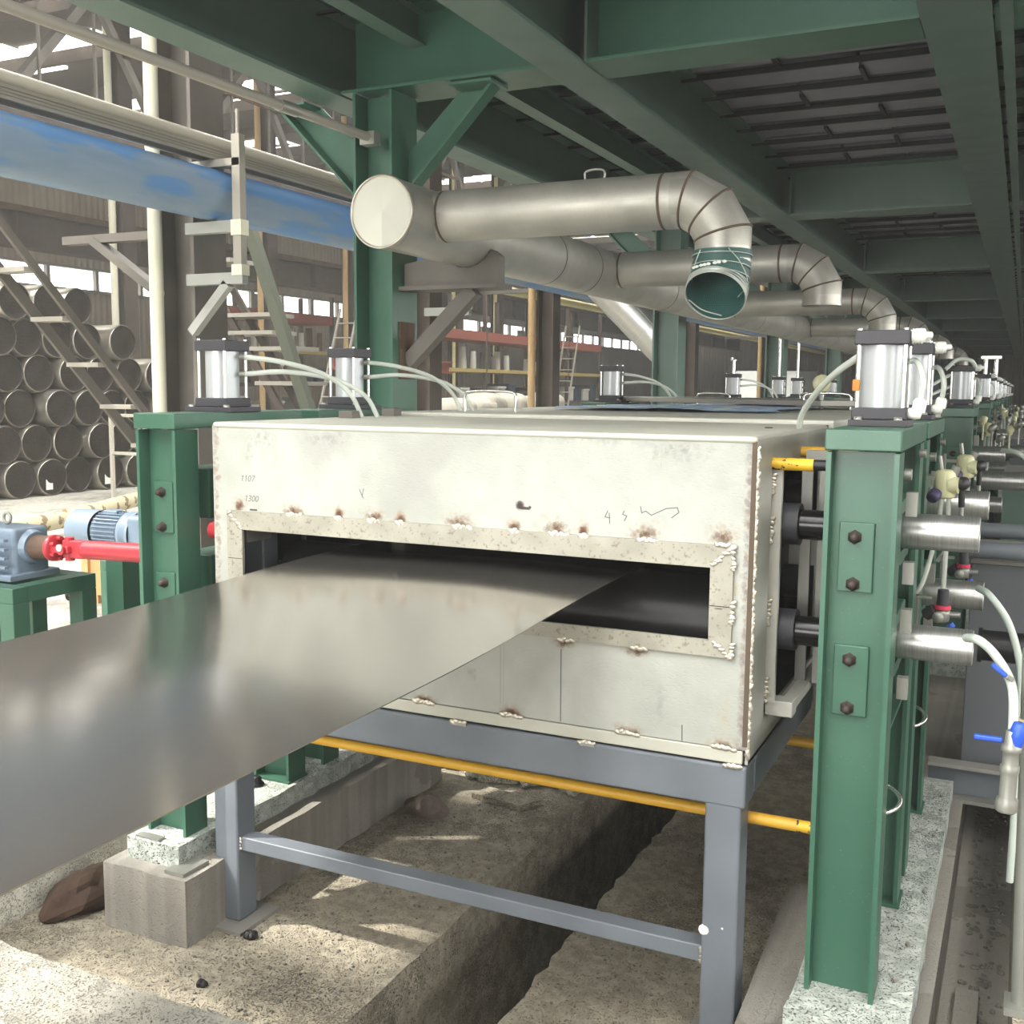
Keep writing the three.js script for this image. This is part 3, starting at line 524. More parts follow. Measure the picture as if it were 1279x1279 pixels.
{
  const X = -2.45, Y = 2.522, R = 0.148, Z0 = -3.875;
  const D = thing('exhaust_duct', 'large dull stainless exhaust duct with elbowed branches under the green platform', 'duct', [X, Y, -6]);
  add(D, 'main_pipe', cyl(V(X, Y, Z0), V(X, Y, -46), R, R, 48), M.duct);
  const e = add(D, 'end_cap', lathe([[0.001, 0.012], [R * 0.93, 0.01], [R * 0.965, 0.014]], V(X, Y, Z0 + 0.004), V(0, 0, 1), 48), M.plateTop, 'pale round end plate');
  add(e, 'rim', lathe([[R * 0.96, 0.006], [R * 1.02, 0.0], [R * 1.02, 0.02], [R * 0.96, 0.022], [R * 0.96, 0.006]], V(X, Y, Z0 + 0.002), V(0, 0, 1), 48), M.weld);
  adds(D, 'weld_seam', [-5.5, -6.05, -7.6, -8.6, -10.5, -12, -15].map((z) => cyl(V(X, Y, z), V(X, Y, z - 0.012), R * 1.006, R * 1.006, 40, true)), M.weldBand);
  BRZ.forEach((z, i) => {
    const r = 0.108, xs = -1.275, y = Y + 0.013;
    const b = add(D, 'branch_pipe', cyl(V(X + 0.02, y, z), V(xs, y, z), r, r, 36), M.duct);
    const [pieces, seams] = elbow(xs, y, z, 0.19, r, 3);
    add(b, 'elbow_piece', pieces[0], M.duct); for (const p of pieces.slice(1)) add(b, 'elbow_piece', p, M.duct);
    adds(b, 'outlet', [cyl(V(xs + 0.19, y - 0.19, z), V(xs + 0.19, y - 0.25, z), r, r, 28, true), cyl(V(xs + 0.19, y - 0.236, z), V(xs + 0.19, y - 0.25, z), r * 1.03, r * 1.03, 28, true)], M.duct);
    adds(b, 'weld_seam', [...seams, cyl(V(xs - 0.05, y, z), V(xs - 0.038, y, z), r * 1.01, r * 1.01, 30, true), cyl(V(X + R * 0.97, y, z), V(X + R * 0.97 + 0.012, y, z), r * 1.012, r * 1.012, 30, true), cyl(V(xs + 0.05, y + 0.09, z + 0.04), V(xs + 0.12, y + 0.055, z + 0.05), 0.003, 0.003, 6)], M.weldBand);
    if (i === 0) add(b, 'lifting_lug', hose([[-1.66, y + r - 0.01, z], [-1.66, y + r + 0.03, z], [-1.58, y + r + 0.03, z], [-1.58, y + r - 0.01, z]], 0.005, 20, 6), M.zinc);
  });
  const k = thing('duct_bracket', 'grey welded bracket with diagonal strut holding the exhaust duct at the green column', 'bracket', [-2.7, 2.0, -4.6]);
  add(k, 'saddle', prof([[-2.79, 2.29], [-2.27, 2.29], [-2.27, 2.42], [-2.31, 2.45], ...Array.from({ length: 9 }, (_, i) => { const a = -0.6 - (i / 8) * 1.95; return [X + 0.152 * Math.cos(a), Y + 0.152 * Math.sin(a)]; }), [-2.79, 2.4]], 'z', -4.66, -4.6), M.hallSteel);
  add(k, 'arm', B(-2.8, -2.26, 2.27, 2.29, -4.72, -4.56), M.hallSteel);
  add(k, 'strut', bar(V(-2.79, 1.92, -4.64), V(-2.42, 2.27, -4.64), 0.07, 0.07), M.hallSteel);
  add(k, 'pad', B(-2.802, -2.79, 1.84, 2.12, -4.7, -4.56), M.rust);
  // flexible green mesh sleeve on the first outlet, wound with wire
  const x = -1.085, z = BRZ[0], f = thing('mesh_sleeve', 'green mesh sleeve wound with wire hanging from the first duct elbow', 'sleeve', [x, 2.33, z]);
  const rows = [], mouth = [], path = (t) => [V(x - 0.004 * t, 2.335 - 0.19 * t + 0.015 * t * t * t, z + 0.075 * t * t), 0.82 * t * t];
  for (let i = 0; i <= 12; i++) { const t = i / 12, [c, a] = path(t); rows.push(ringAt(c, V(-0.06 * t, -Math.cos(a), Math.sin(a)).normalize(), V(1, -0.06 * t, 0).normalize(), 0.111 + 0.003 * Math.sin(i * 2.2), 1, 36)); }
  add(f, 'fabric', rings(rows, 36), M.mesh);
  const coil = (t, tilt, rad) => { const [c, a] = path(t), g = ringAt(c, V(0, -Math.cos(a + tilt), Math.sin(a + tilt)), V(1, 0, 0), rad, 1, 28); return new THREE.TubeGeometry(new THREE.CatmullRomCurve3(g.p, true), 70, 0.0022, 5, true); };
  for (const [t, k] of [[0.12, 0.05], [0.38, 0.06], [0.6, -0.04], [0.72, 0.03], [0.8, 0.12], [0.85, 0.05], [0.9, 0.1], [0.93, -0.02], [0.97, 0.05], [1.0, 0.0], [1.02, -0.06]]) add(f, 'wire_turn', coil(t, k, 0.116), M.wire);
  adds(f, 'tie_wire', [hose([[x - 0.06, 2.33, z + 0.1], [x - 0.08, 2.28, z + 0.095], [x - 0.1, 2.22, z + 0.07]], 0.002, 16, 5), hose([[x + 0.05, 2.33, z + 0.108], [x + 0.09, 2.28, z + 0.085], [x + 0.11, 2.2, z + 0.04], [x + 0.085, 2.15, z + 0.08]], 0.002, 20, 5), hose([[x - 0.09, 2.14, z + 0.13], [x - 0.03, 2.1, z + 0.16], [x + 0.05, 2.075, z + 0.18]], 0.0025, 16, 5)], M.wire);
  adds(f, 'bead', [-0.085, -0.07, -0.05, -0.035, -0.02, 0.005, 0.02, 0.04].map((d, i) => { const g = new THREE.SphereGeometry(0.006, 8, 6); g.scale(1.5, 1, 0.7); g.translate(x + d, 2.275 + d * 0.12, z + 0.012 + Math.sqrt(0.0135 - d * d)); return g; }), M.plastic);
}
// clad pipe dropping in steps behind the duct
{
  const c = thing('clad_pipe', 'shiny sheet-clad pipe dropping obliquely behind the exhaust duct', 'pipe', [-3.3, 2.4, -9.8]);
  const a = V(-3.85, 2.98, -9.75), b = V(-3.08, 2.2, -9.88), d = b.clone().sub(a).normalize(), L = a.distanceTo(b);
  for (let k = 0; k < 5; k++) add(c, 'clad_section', lathe([[0.2, k * L / 5], [0.21, k * L / 5 + 0.004], [0.207, (k + 1) * L / 5 + 0.02], [0.2, (k + 1) * L / 5 + 0.02]], a, d, 28), M.chrome);
  for (let k = 0; k < 4; k++) add(c, 'seam', cyl(a.clone().addScaledVector(d, k * L / 4.2).add(V(0.06, 0.06, 0.19)), a.clone().addScaledVector(d, (k + 1) * L / 4.2).add(V(0.06, 0.06, 0.19)), 0.006, 0.006, 6), M.zinc);
}

// ---------------------------------------------------------------- plinths, steel strip, slotted housing on its grey stand
{
  const rough = (x0, x1, z0, z1, n, j) => { const p = []; for (let i = 0; i <= n; i++) p.push([x0 + (x1 - x0) * i / n + rr(-j, j), z0 + rr(-j, j)]); for (let i = 1; i <= n * 3; i++) p.push([x1 + rr(-j, j), z0 + (z1 - z0) * i / n / 3]); p.push([x0, z1]); for (let i = n * 3 - 1; i > 0; i--) p.push([x0 + rr(-j, j), z0 + (z1 - z0) * i / n / 3]); return p.reverse(); };
  const a = thing('concrete_plinth', 'rough concrete plinth carrying the green roll stands on the motor side', 'plinth', [-2.5, 0, -2.48]);
  add(a, 'block', prof(rough(-2.68, -2.33, -2.48, -4.16, 8, 0.006), 'y', -0.02, 0.225), M.castWall);
  add(a, 'grout_pad', prof(rough(-2.63, -2.41, -2.545, -4.14, 8, 0.007), 'y', 0.22, 0.298), M.plinth);
  for (const z of [-3.1, -3.62]) { const b = add(a, 'anchor_bolt', [lathe([[0.001, 0.035], [0.014, 0.035], [0.02, 0.03], [0.02, 0.012], [0.03, 0.01], [0.03, 0]], V(-2.52 + (z < -3.2 ? 0.05 : -0.02), 0.3, z), V(0, 1, 0), 6)], M.blackSteel); }
  adds(a, 'shim', [B(-2.43, -2.35, 0.226, 0.238, -2.62, -2.5), B(-2.6, -2.5, 0.3, 0.306, -2.58, -2.55)], M.zinc);
  const b = thing('concrete_plinth', 'whitish concrete plinth with a stepped edge carrying the green stands on the hose side', 'plinth', [-0.33, 0, -2.5]);
  add(b, 'block', prof(rough(-0.5, -0.125, -2.42, -30, 8, 0.004), 'y', -0.3, 0.22), M.castWall);
  add(b, 'grout_pad', prof(rough(-0.445, -0.163, -2.505, -4.35, 8, 0.003), 'y', 0.2, 0.298), M.plinth);
  add(b, 'grout_pad', prof(rough(-0.445, -0.163, -6.3, -30, 8, 0.003), 'y', 0.2, 0.298), M.plinth);
  add(b, 'front_step', prof([[-0.56, -2.1], [-0.44, -2.1], [-0.44, -3.4], [-0.6, -3.4]].reverse(), 'y', -0.02, 0.2), M.castWall);
  [-2.75, -2.95, -3.3, -3.75, -4.0, -4.15].forEach((z, i) => solo('chipped_stone', `small grey concrete chip, ${['first', 'second', 'third', 'fourth', 'fifth', 'last'][i]} along the whitish plinth`, 'stone', new THREE.DodecahedronGeometry(rr(0.005, 0.009), 0).translate(rr(-0.22, -0.18), 0.305, z), M.castWall, [-0.2, 0.298, z], 'chips on the whitish plinth'));
}
// loose pieces in the pit
{
  const lump = (x, y, z, sx, sy, sz, k) => { const g = new THREE.IcosahedronGeometry(1, sx > 0.08 ? 3 : sx > 0.015 ? 2 : 1), p = g.attributes.position; for (let i = 0; i < p.count; i++) { const X = p.getX(i), Y = p.getY(i), Z = p.getZ(i), s = 1 + 0.12 * Math.sin(X * 5 + k) + 0.1 * Math.sin(Z * 6 + Y * 4 + k * 2); p.setXYZ(i, X * s * sx, Math.max(-0.55, Y * s) * sy, Z * s * sz); } g.computeVertexNormals(); g.translate(x, y + sy * 0.54, z); return g; };
  solo('broken_brick', 'reddish broken brick lying in the pit under the grey stand', 'brick', lump(-2.18, 0, -3.77, 0.1, 0.055, 0.05, 1), std({ color: '#80706a', roughness: 0.95 }), [-2.18, 0, -3.77]);
  solo('rusty_block', 'dark rusty scrap lump lying under the strip beside the concrete plinth', 'block', [lump(-2.86, 0, -2.55, 0.1, 0.07, 0.15, 2), lump(-2.84, 0.05, -2.6, 0.07, 0.05, 0.11, 7)], M.oldRust, [-2.87, 0, -2.57]);
  solo('black_stone', 'small black stone lying on the sunlit pit floor', 'stone', lump(-2.14, 0, -2.34, 0.018, 0.012, 0.016, 3), M.blackSteel, [-2.14, 0, -2.34]);
  solo('black_stone', 'black pebble beside the foot plate of the grey stand', 'stone', lump(-2.19, 0, -2.63, 0.022, 0.016, 0.02, 5), M.blackSteel, [-2.19, 0, -2.63]);
  solo('flat_slab', 'flat broken slab lying on the pit floor behind the reddish brick', 'slab', prof([[-2.1, -4.02], [-1.85, -3.98], [-1.8, -4.08], [-2.06, -4.12]].reverse(), 'y', 0, 0.025), M.concrete, [-1.95, 0, -4.05]);
  const g = []; for (let i = 0; i < 260; i++) g.push(lump(rr(-2.5, -1.68), 0, rr(-4.25, -5.6), rr(0.02, 0.07), rr(0.02, 0.05), rr(0.02, 0.06), i));
  stuff('rubble', 'pale loose rubble at the sunlit end of the pit', 'rubble', g, M.rubble);
  const gv = []; for (let i = 0; i < 260; i++) { const k = rr(0.002, 0.006); gv.push(lump(rr(-2.3, -1.68), 0, rr(-1.95, -4.1), k, k * 0.7, k, i)); }
  for (let i = 0; i < 120; i++) { const k = rr(0.002, 0.006); gv.push(lump(rr(-1.2, -0.62), 0, rr(-1.95, -4.1), k, k * 0.7, k, i)); }
  stuff('gravel', 'tiny loose stones scattered over the pit floor slabs', 'gravel', gv, M.concreteDark);
  const d = []; for (let i = 0; i < 240; i++) d.push(lump(rr(-0.085, 0.04), 0, rr(-2.4, -5.2), rr(0.004, 0.014), rr(0.003, 0.008), rr(0.004, 0.014), i));
  for (let i = 0; i < 70; i++) d.push(lump(rr(-1.6, -1.3), -0.62, rr(-2.2, -5), rr(0.02, 0.06), rr(0.02, 0.04), rr(0.02, 0.05), i));
  stuff('debris', 'dark grit and crumbs lying in the trenches', 'debris', d, M.concreteDark);
}
// the running steel strip: flat, wide, slightly lifted where it enters the housing
{
  const yAt = (z) => 1.25 + 0.035 * step(-1.7, -2.9, z) + 0.004 * Math.sin(z * 2.1), zs = []; for (let i = 0; i <= 60; i++) zs.push(0.9 - i * (4.55 / 60));
  const nx = 16, P = (x, z) => V(x, yAt(z) + 0.0025 * Math.sin(x * 6 + z) - 0.004 * ((x + 1.477) / 0.49) ** 2, z), pos = [];
  const q = (a, b, c, d) => pos.push(...[a, b, c, a, c, d].flatMap((v) => [v.x, v.y, v.z]));
  const dn = V(0, -0.0022, 0);
  for (let i = 0; i < 60; i++) for (let k = 0; k < nx; k++) { const xa = -1.968 + k * 0.982 / nx, xb = -1.968 + (k + 1) * 0.982 / nx, a = P(xa, zs[i]), b = P(xb, zs[i]), c = P(xb, zs[i + 1]), d = P(xa, zs[i + 1]); q(a, b, c, d); q(d.clone().add(dn), c.clone().add(dn), b.clone().add(dn), a.clone().add(dn)); if (!k) q(a.clone().add(dn), a, d, d.clone().add(dn)); if (k === nx - 1) q(b, b.clone().add(dn), c.clone().add(dn), c); }
  const g = new THREE.BufferGeometry(); g.setAttribute('position', new THREE.Float32BufferAttribute(pos, 3)); g.computeVertexNormals();
  solo('steel_strip', 'wide dark shiny steel strip running into the slot of the pale housing', 'strip', g, M.strip, [-1.477, 1.25, -1]);
}
function lumps(list, r, k = 1, sx = 1.5, sy = 0.9) {                                             // weld metal: little overlapping beads
  return list.map(([x, y, z], i) => { const g = new THREE.IcosahedronGeometry(r * (0.6 + 0.6 * Math.abs(Math.sin(i * 2.7 + k)) + 0.3 * Math.abs(Math.sin(i * 0.61 + k))), 1); g.scale(sx, sy, 0.55); g.rotateZ(Math.sin(i * 1.9 + k) * 0.5); g.translate(x + Math.sin(i * 5.1 + k) * r * 0.4, y + Math.sin(i * 3.3 + k) * r * 0.4, z); return g; });
}
const along = (a, b, n) => Array.from({ length: n }, (_, i) => a.map((v, k) => v + (b[k] - v) * (i + 0.5) / n));
{
  const X0 = -2.345, X1 = -0.595, Y0 = 0.83, Y1 = 1.685, ZF = -2.68, ZB = -3.745;
  // print and stains of the front plate: weld burns, grinding swirls, grey smears, pen marks
  const W = 2048, H = 1000, c = document.createElement('canvas'); c.width = W; c.height = H;
  const x = c.getContext('2d'), px = (a) => (a - X0) / (X1 - X0) * W, py = (b) => (Y1 - b) / (Y1 - Y0) * H;
  const n1 = fbm(5, 5, 91), n2 = fbm(40, 3, 92), im = x.createImageData(W, H);
  for (let j = 0; j < H; j++) for (let i = 0; i < W; i++) {
    let v = 0.72 * n1(i / W, j / W) + 0.28 * n2(i / W, j / W), k = (j * W + i) * 4, col = mixc([168, 170, 163], [187, 189, 182], step(0.2, 0.8, v));
    const s = n1((i / W + 0.37) % 1, (j / W + 0.21) % 1); if (s > 0.56 && j < 330) col = mixc(col, [152, 152, 147], step(0.56, 0.72, s) * 0.5);
    im.data[k] = col[0]; im.data[k + 1] = col[1]; im.data[k + 2] = col[2]; im.data[k + 3] = 255;
  }
  x.putImageData(im, 0, 0);
  const blot = (cx, cy, rx, ry, rgb, n, a) => { for (let i = 0; i < n; i++) { const t = rnd() * 6.28, d = Math.sqrt(rnd()) ** 1.4, s = rr(2, 9); x.fillStyle = `rgba(${rgb},${a * rr(0.4, 1) * (1 - d * 0.7)})`; x.beginPath(); x.ellipse(px(cx) + Math.cos(t) * d * rx, py(cy) + Math.sin(t) * d * ry, s * rr(0.8, 1.8), s, rnd() * 3, 0, 7); x.fill(); } };
  const BURN = [[-2.24, 1.42, 40, 34], [-2.03, 1.415, 75, 30], [-1.86, 1.415, 26, 24], [-1.734, 1.415, 60, 26], [-1.642, 1.412, 30, 24], [-1.441, 1.416, 85, 34], [-1.27, 1.413, 32, 26], [-1.14, 1.418, 80, 44], [-1.061, 1.414, 26, 34], [-0.885, 1.42, 75, 44], [-0.675, 1.425, 60, 40], [-1.112, 1.1, 55, 26], [-0.902, 1.1, 55, 26], [-1.561, 0.874, 60, 20], [-1.27, 0.878, 50, 20], [-0.92, 0.872, 60, 22], [-0.655, 0.872, 60, 26]];
  for (const [a, b, rx, ry] of BURN) { blot(a, b + 0.006, rx, ry, '150,112,84', 90, 0.16); blot(a, b, rx * 0.6, ry * 0.5, '84,58,40', 60, 0.3); }
  for (let i = 0; i < 700; i++) { const y = rr(Y0, Y1); blot(-0.607 + rr(-0.012, 0.004), y, 8, 8, rnd() > 0.5 ? '132,112,96' : '112,104,108', 1, 0.3); }
  for (let i = 0; i < 260; i++) { const y = rr(1.15, Y1); blot(X0 + rr(0.002, 0.022), y, 8, 8, '130,104,88', 1, 0.3); }
  blot(-0.655, 1.3, 34, 110, '160,124,92', 140, 0.14); blot(-0.66, 0.95, 26, 70, '176,150,104', 70, 0.14);
  blot(-0.832, 0.962, 22, 70, '150,148,140', 60, 0.18); blot(-1.4, 0.979, 40, 24, '140,140,132', 50, 0.18);
  blot(-2.138, 1.64, 80, 50, '122,120,114', 90, 0.2); blot(-1.086, 1.672, 300, 22, '122,120,114', 200, 0.18); blot(-0.8, 1.645, 130, 44, '122,120,114', 150, 0.2); blot(-1.9, 1.645, 140, 36, '122,120,114', 110, 0.18); blot(-2.2, 1.6, 26, 60, '122,120,114', 40, 0.16);
  x.lineWidth = 1.4; for (const [a, b, r0] of [[-2.2, 1.47, 30], [-1.47, 1.47, 40], [-1.74, 1.5, 30], [-1.2, 1.0, 50], [-0.98, 1.0, 36]]) for (let k = 0; k < 9; k++) { x.strokeStyle = `rgba(170,168,158,${rr(0.3, 0.6)})`; x.beginPath(); x.arc(px(a), py(b) + 60, r0 + k * 13, -2.3 + rr(-0.2, 0.2), -0.9 + rr(-0.2, 0.3)); x.stroke(); }
  const ink = (pts, w = 2.4, s = 'rgba(62,58,62,0.85)') => { x.strokeStyle = s; x.lineWidth = w; x.beginPath(); pts.forEach(([a, b], i) => (i ? x.lineTo(px(a), py(b)) : x.moveTo(px(a), py(b)))); x.stroke(); };
  x.fillStyle = 'rgba(60,56,54,0.85)'; x.font = 'italic 30px sans-serif'; x.fillText('1107', px(-2.236), py(1.5)); x.fillText('1300', px(-2.222), py(1.436)); x.fillRect(px(-2.2), py(1.412), 34, 6);
  ink([[-1.785, 1.495], [-1.776, 1.475], [-1.77, 1.497]]); ink([[-1.776, 1.475], [-1.77, 1.468]]);
  ink([[-0.992, 1.475], [-1.0, 1.458], [-0.985, 1.456]]); ink([[-0.988, 1.47], [-0.986, 1.44]]); ink([[-0.945, 1.478], [-0.95, 1.468], [-0.938, 1.464], [-0.945, 1.45]]);
  ink([[-0.9, 1.492], [-0.897, 1.475], [-0.885, 1.48], [-0.87, 1.47], [-0.83, 1.49], [-0.8, 1.494], [-0.795, 1.482], [-0.815, 1.466]]);
  blot(-1.252, 1.474, 12, 12, '50,42,38', 30, 0.6); ink([[-1.26, 1.478], [-1.245, 1.468], [-1.225, 1.468], [-1.22, 1.474]], 9, 'rgba(58,48,42,0.9)');
  ink([[-1.122, 1.08], [-1.121, 0.873]], 3); ink([[-0.771, 0.915], [-0.77, 0.87]], 3); ink([[-1.31, 1.1], [-1.309, 0.9]], 2, 'rgba(120,118,112,0.6)'); ink([[-1.3, 1.1], [-1.299, 0.9]], 2, 'rgba(150,148,142,0.6)');
  for (let i = 0; i < 40; i++) { const a = rr(X0, X1), b = rr(1.4, Y1); ink([[a, b], [a + rr(-0.008, 0.008), b + rr(-0.012, 0.012)]], 1.4, 'rgba(130,128,120,0.4)'); }
  const t = new THREE.CanvasTexture(c); t.colorSpace = THREE.SRGBColorSpace; t.magFilter = THREE.LinearFilter;
  const frontMat = std({ map: t, roughness: 0.6, metalness: 0.05, bumpMap: M.concrete.bumpMap, bumpScale: 0.0008 });
  const h = thing('slotted_housing', 'pale stainless sheet housing with a wide slot, weld burns and pen marks on its face', 'housing', [-1.47, Y0, ZF]);
  const face = prof([[X0, 0.87], [X1, 0.87], [X1, Y1 - 0.012], [X0, Y1 - 0.012]], 'z', ZF - 0.008, ZF, [[[-2.235, 1.148], [-2.235, 1.352], [-0.695, 1.352], [-0.695, 1.148]]]);
  { const p = face.attributes.position, uv = face.attributes.uv ?? new THREE.BufferAttribute(new Float32Array(p.count * 2), 2); for (let i = 0; i < p.count; i++) uv.setXY(i, (p.getX(i) - X0) / (X1 - X0), (p.getY(i) - Y0) / (Y1 - Y0)); face.setAttribute('uv', uv); face.userData.ownUv = true; }
  add(h, 'front_panel', face, frontMat);
  add(h, 'bottom_strip', B(X0, X1 - 0.012, Y0 + 0.002, 0.868, ZF - 0.01, ZF + 0.004, 0.003), M.plateTop);
  add(h, 'top_panel', B(X0 + 0.001, X1 - 0.001, Y1 - 0.02, Y1, ZB, ZF + 0.004, 0.011), M.plateTop);
  const fr = (pts) => prof(pts, 'z', ZF, ZF + 0.011);
  const o = [-2.284, -0.645, 1.112, 1.405], n = [-2.224, -0.705, 1.155, 1.345];
  add(h, 'slot_frame', fr([[o[0], o[3]], [n[0], n[3]], [n[1], n[3]], [o[1], o[3]]]), M.frameStrip); add(h, 'slot_frame', fr([[o[0], o[2]], [o[1], o[2]], [n[1], n[2]], [n[0], n[2]]]), M.frameStrip);
  add(h, 'slot_frame', fr([[o[0], o[2]], [n[0], n[2]], [n[0], n[3]], [o[0], o[3]]]), M.frameStrip); add(h, 'slot_frame', fr([[o[1], o[2]], [o[1], o[3]], [n[1], n[3]], [n[1], n[2]]]), M.frameStrip);
  const beads = [];
  for (const [a, b, rx] of BURN.slice(1, 13)) { const w = rx / W * 1.0; beads.push(...lumps(along([a - w * 0.4, b > 1.2 ? 1.404 : 1.112, ZF + 0.008], [a + w, b > 1.2 ? 1.402 : 1.11, ZF + 0.008], Math.max(3, Math.round(w * 160))), 0.006, a)); }
  for (const q of [[[-0.648, 1.4], [-0.643, 1.34]], [[-0.643, 1.26], [-0.645, 1.2]], [[-0.642, 1.15], [-0.645, 1.108]], [[-0.66, 1.405], [-0.69, 1.407]], [[-0.645, 1.112], [-0.69, 1.15]], [[-0.655, 1.395], [-0.7, 1.35]], [[-2.278, 1.4], [-2.225, 1.346]]]) beads.push(...lumps(along([...q[0], ZF + 0.012], [...q[1], ZF + 0.012], 9), 0.0045, q[0][1]));
  for (const a of [-1.56, -1.27, -0.92, -0.655]) beads.push(...lumps(along([a - 0.03, 0.873, ZF + 0.006], [a + 0.03, 0.869, ZF + 0.006], 8), 0.006, a));
  for (const a of [-1.439, -1.036, -0.63]) beads.push(...lumps(along([a - 0.022, Y0 - 0.004, ZF + 0.008], [a + 0.022, Y0 - 0.004, ZF + 0.008], 6), 0.006, a));
  add(h, 'weld_bead', beads, M.weld, undefined, 'stuff');
  add(h, 'corner_weld', lumps(along([X1 - 0.001, Y0 + 0.02, ZF - 0.002], [X1 - 0.001, 1.655, ZF - 0.002], 230).map(([a, b, c], i) => [a + 0.0015 * Math.sin(i * 0.37), b, c - 0.001]), 0.0052, 3, 0.8, 1.8), M.weld, 'jagged bright weld down the corner');
  add(h, 'burnt_edge', B(X1 - 0.014, X1 - 0.001, Y0 + 0.05, 1.672, ZF - 0.007, ZF + 0.0015), M.weldBand);
  adds(h, 'pen_mark', [B(-0.69, -0.67, 1.239, 1.2405, ZF + 0.011, ZF + 0.0125), B(-2.28, -2.225, 1.2505, 1.252, ZF + 0.011, ZF + 0.0125), B(-0.703, -0.646, 1.2455, 1.247, ZF + 0.011, ZF + 0.0125)], M.blackSteel);
  adds(h, 'tab', [B(-1.46, -1.415, Y0 - 0.012, Y0 - 0.004, ZF + 0.0, ZF + 0.012), B(-1.06, -1.015, Y0 - 0.012, Y0 - 0.004, ZF, ZF + 0.012)], M.zinc);
  // side toward the hoses: upper band, front strip with turned flange, sill; opening in between
  adds(h, 'side_panel', [B(X1 - 0.008, X1, 1.595, Y1 - 0.012, ZB, ZF - 0.008), B(X1 - 0.008, X1, Y0, 1.595, -2.86, ZF - 0.008), B(X1 - 0.008, X1, Y0, 0.91, ZB, -2.86), B(X1 - 0.008, X1, 0.91, 1.595, ZB, -3.62)], M.sidePlate);
  add(h, 'side_flange', [B(X1 - 0.004, X1 + 0.026, 0.95, 1.6, -2.884, -2.866)], M.sidePlate);
  add(h, 'weld_bead', [[1.575, 1.525], [1.46, 1.39], [1.235, 1.165], [1.02, 0.95]].flatMap(([p, q]) => lumps(along([X1 + 0.002, p, -2.862], [X1 + 0.002, q, -2.862], 11), 0.005, p)), M.weld, undefined, 'stuff');
  adds(h, 'side_bracket', [B(X1, X1 + 0.075, 0.915, 0.958, -2.93, -2.87, 0.003), B(X1 + 0.04, X1 + 0.075, 0.93, 0.955, -3.7, -2.93)], M.sidePlate);
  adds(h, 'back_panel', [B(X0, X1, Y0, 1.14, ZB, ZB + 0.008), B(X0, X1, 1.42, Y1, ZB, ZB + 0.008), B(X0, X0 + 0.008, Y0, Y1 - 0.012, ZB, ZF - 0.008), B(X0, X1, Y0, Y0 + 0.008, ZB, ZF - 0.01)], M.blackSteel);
  add(h, 'inner_post', [B(-2.34, -2.262, 0.86, 1.66, -2.9, -2.82, 0.006)], M.greyPaint);
  adds(h, 'inner_bracket', [B(-2.2, -1.75, 1.36, 1.40, -3.05, -2.8), B(-2.235, -2.226, 1.3, 1.35, -2.82, -2.7)], M.zinc);
  add(h, 'lid_stop', [B(-2.275, -2.215, 1.68, 1.712, -3.34, -3.28, 0.004)], M.hallSteel); add(h, 'lid_stop', [B(-2.33, -2.27, 1.68, 1.716, -3.72, -3.66, 0.004)], M.hallSteel);
  add(h, 'plate_marker', B(-0.71, -0.69, 1.6855, 1.688, -3.3, -3.28), M.burnt);

  const s = thing('support_stand', 'grey painted square-tube stand under the pale housing', 'stand', [-1.47, 0, ZF]);
  const Lg = (a, z, foot) => { const l = add(s, 'leg', B(a, a + 0.096, 0.012, 0.8, z - 0.096, z, 0.008), M.greyPaint); if (foot) add(l, 'foot_plate', B(a - 0.05, a + 0.15, 0, 0.012, z - 0.15, z + 0.06), M.sheetGrey); };
  Lg(-2.372, ZF + 0.004, 1); Lg(-0.702, ZF + 0.004, 1);
  add(s, 'top_beam', [B(-2.372, -0.596, 0.712, 0.826, ZF - 0.096, ZF + 0.006, 0.008)], M.greyPaint);
  add(s, 'top_beam', [B(-2.372, -0.606, 0.722, 0.826, -3.736, -3.64, 0.008)], M.greyPaint);
  add(s, 'side_beam', [B(-0.69, -0.594, 0.722, 0.826, -3.64, ZF - 0.096, 0.008)], M.greyPaint); add(s, 'side_beam', [B(-2.372, -2.276, 0.722, 0.826, -3.64, ZF - 0.096, 0.008)], M.greyPaint);
  add(s, 'low_rail', [B(-2.276, -0.702, 0.258, 0.306, -2.752, -2.69, 0.005)], M.greyPaint);
  add(s, 'weld_bead', [...lumps(along([-2.276, 0.26, -2.688], [-2.276, 0.305, -2.688], 8), 0.004), ...lumps(along([-0.703, 0.258, -2.688], [-0.703, 0.305, -2.688], 8), 0.004)], M.weld, undefined, 'stuff');
  solo('paint_chip', 'white paint splash stuck on the grey stand leg', 'splash', [lathe([[0.001, 0.002], [0.012, 0.0016], [0.016, 0]], V(-0.694, 0.36, ZF + 0.003), V(0, 0, 1), 9), lathe([[0.001, 0.002], [0.006, 0]], V(-0.645, 0.375, ZF + 0.003), V(0, 0, 1), 7)], M.plastic, [-0.694, 0.36, ZF + 0.004]);

  const yp = thing('yellow_pipe', 'long thin yellow painted pipe crossing under the grey stand', 'pipe', [-1.3, 0.605, -2.83]);
  add(yp, 'tube', cyl(V(-2.6, 0.65, -2.789), V(-0.48, 0.65, -2.789), 0.0165, 0.0165, 18), M.yellowClean); add(yp, 'scuffed_end', cyl(V(-0.48, 0.65, -2.789), V(-0.385, 0.65, -2.789), 0.0165, 0.0165, 18), M.yellow);
  const yq = thing('yellow_pipe', 'short yellow pipe stub low behind the grey stand corner', 'pipe', [-0.5, 0.6, -3.6]); add(yq, 'tube', cyl(V(-0.9, 0.605, -3.622), V(-0.4, 0.605, -3.622), 0.0165, 0.0165, 18), M.yellowClean);
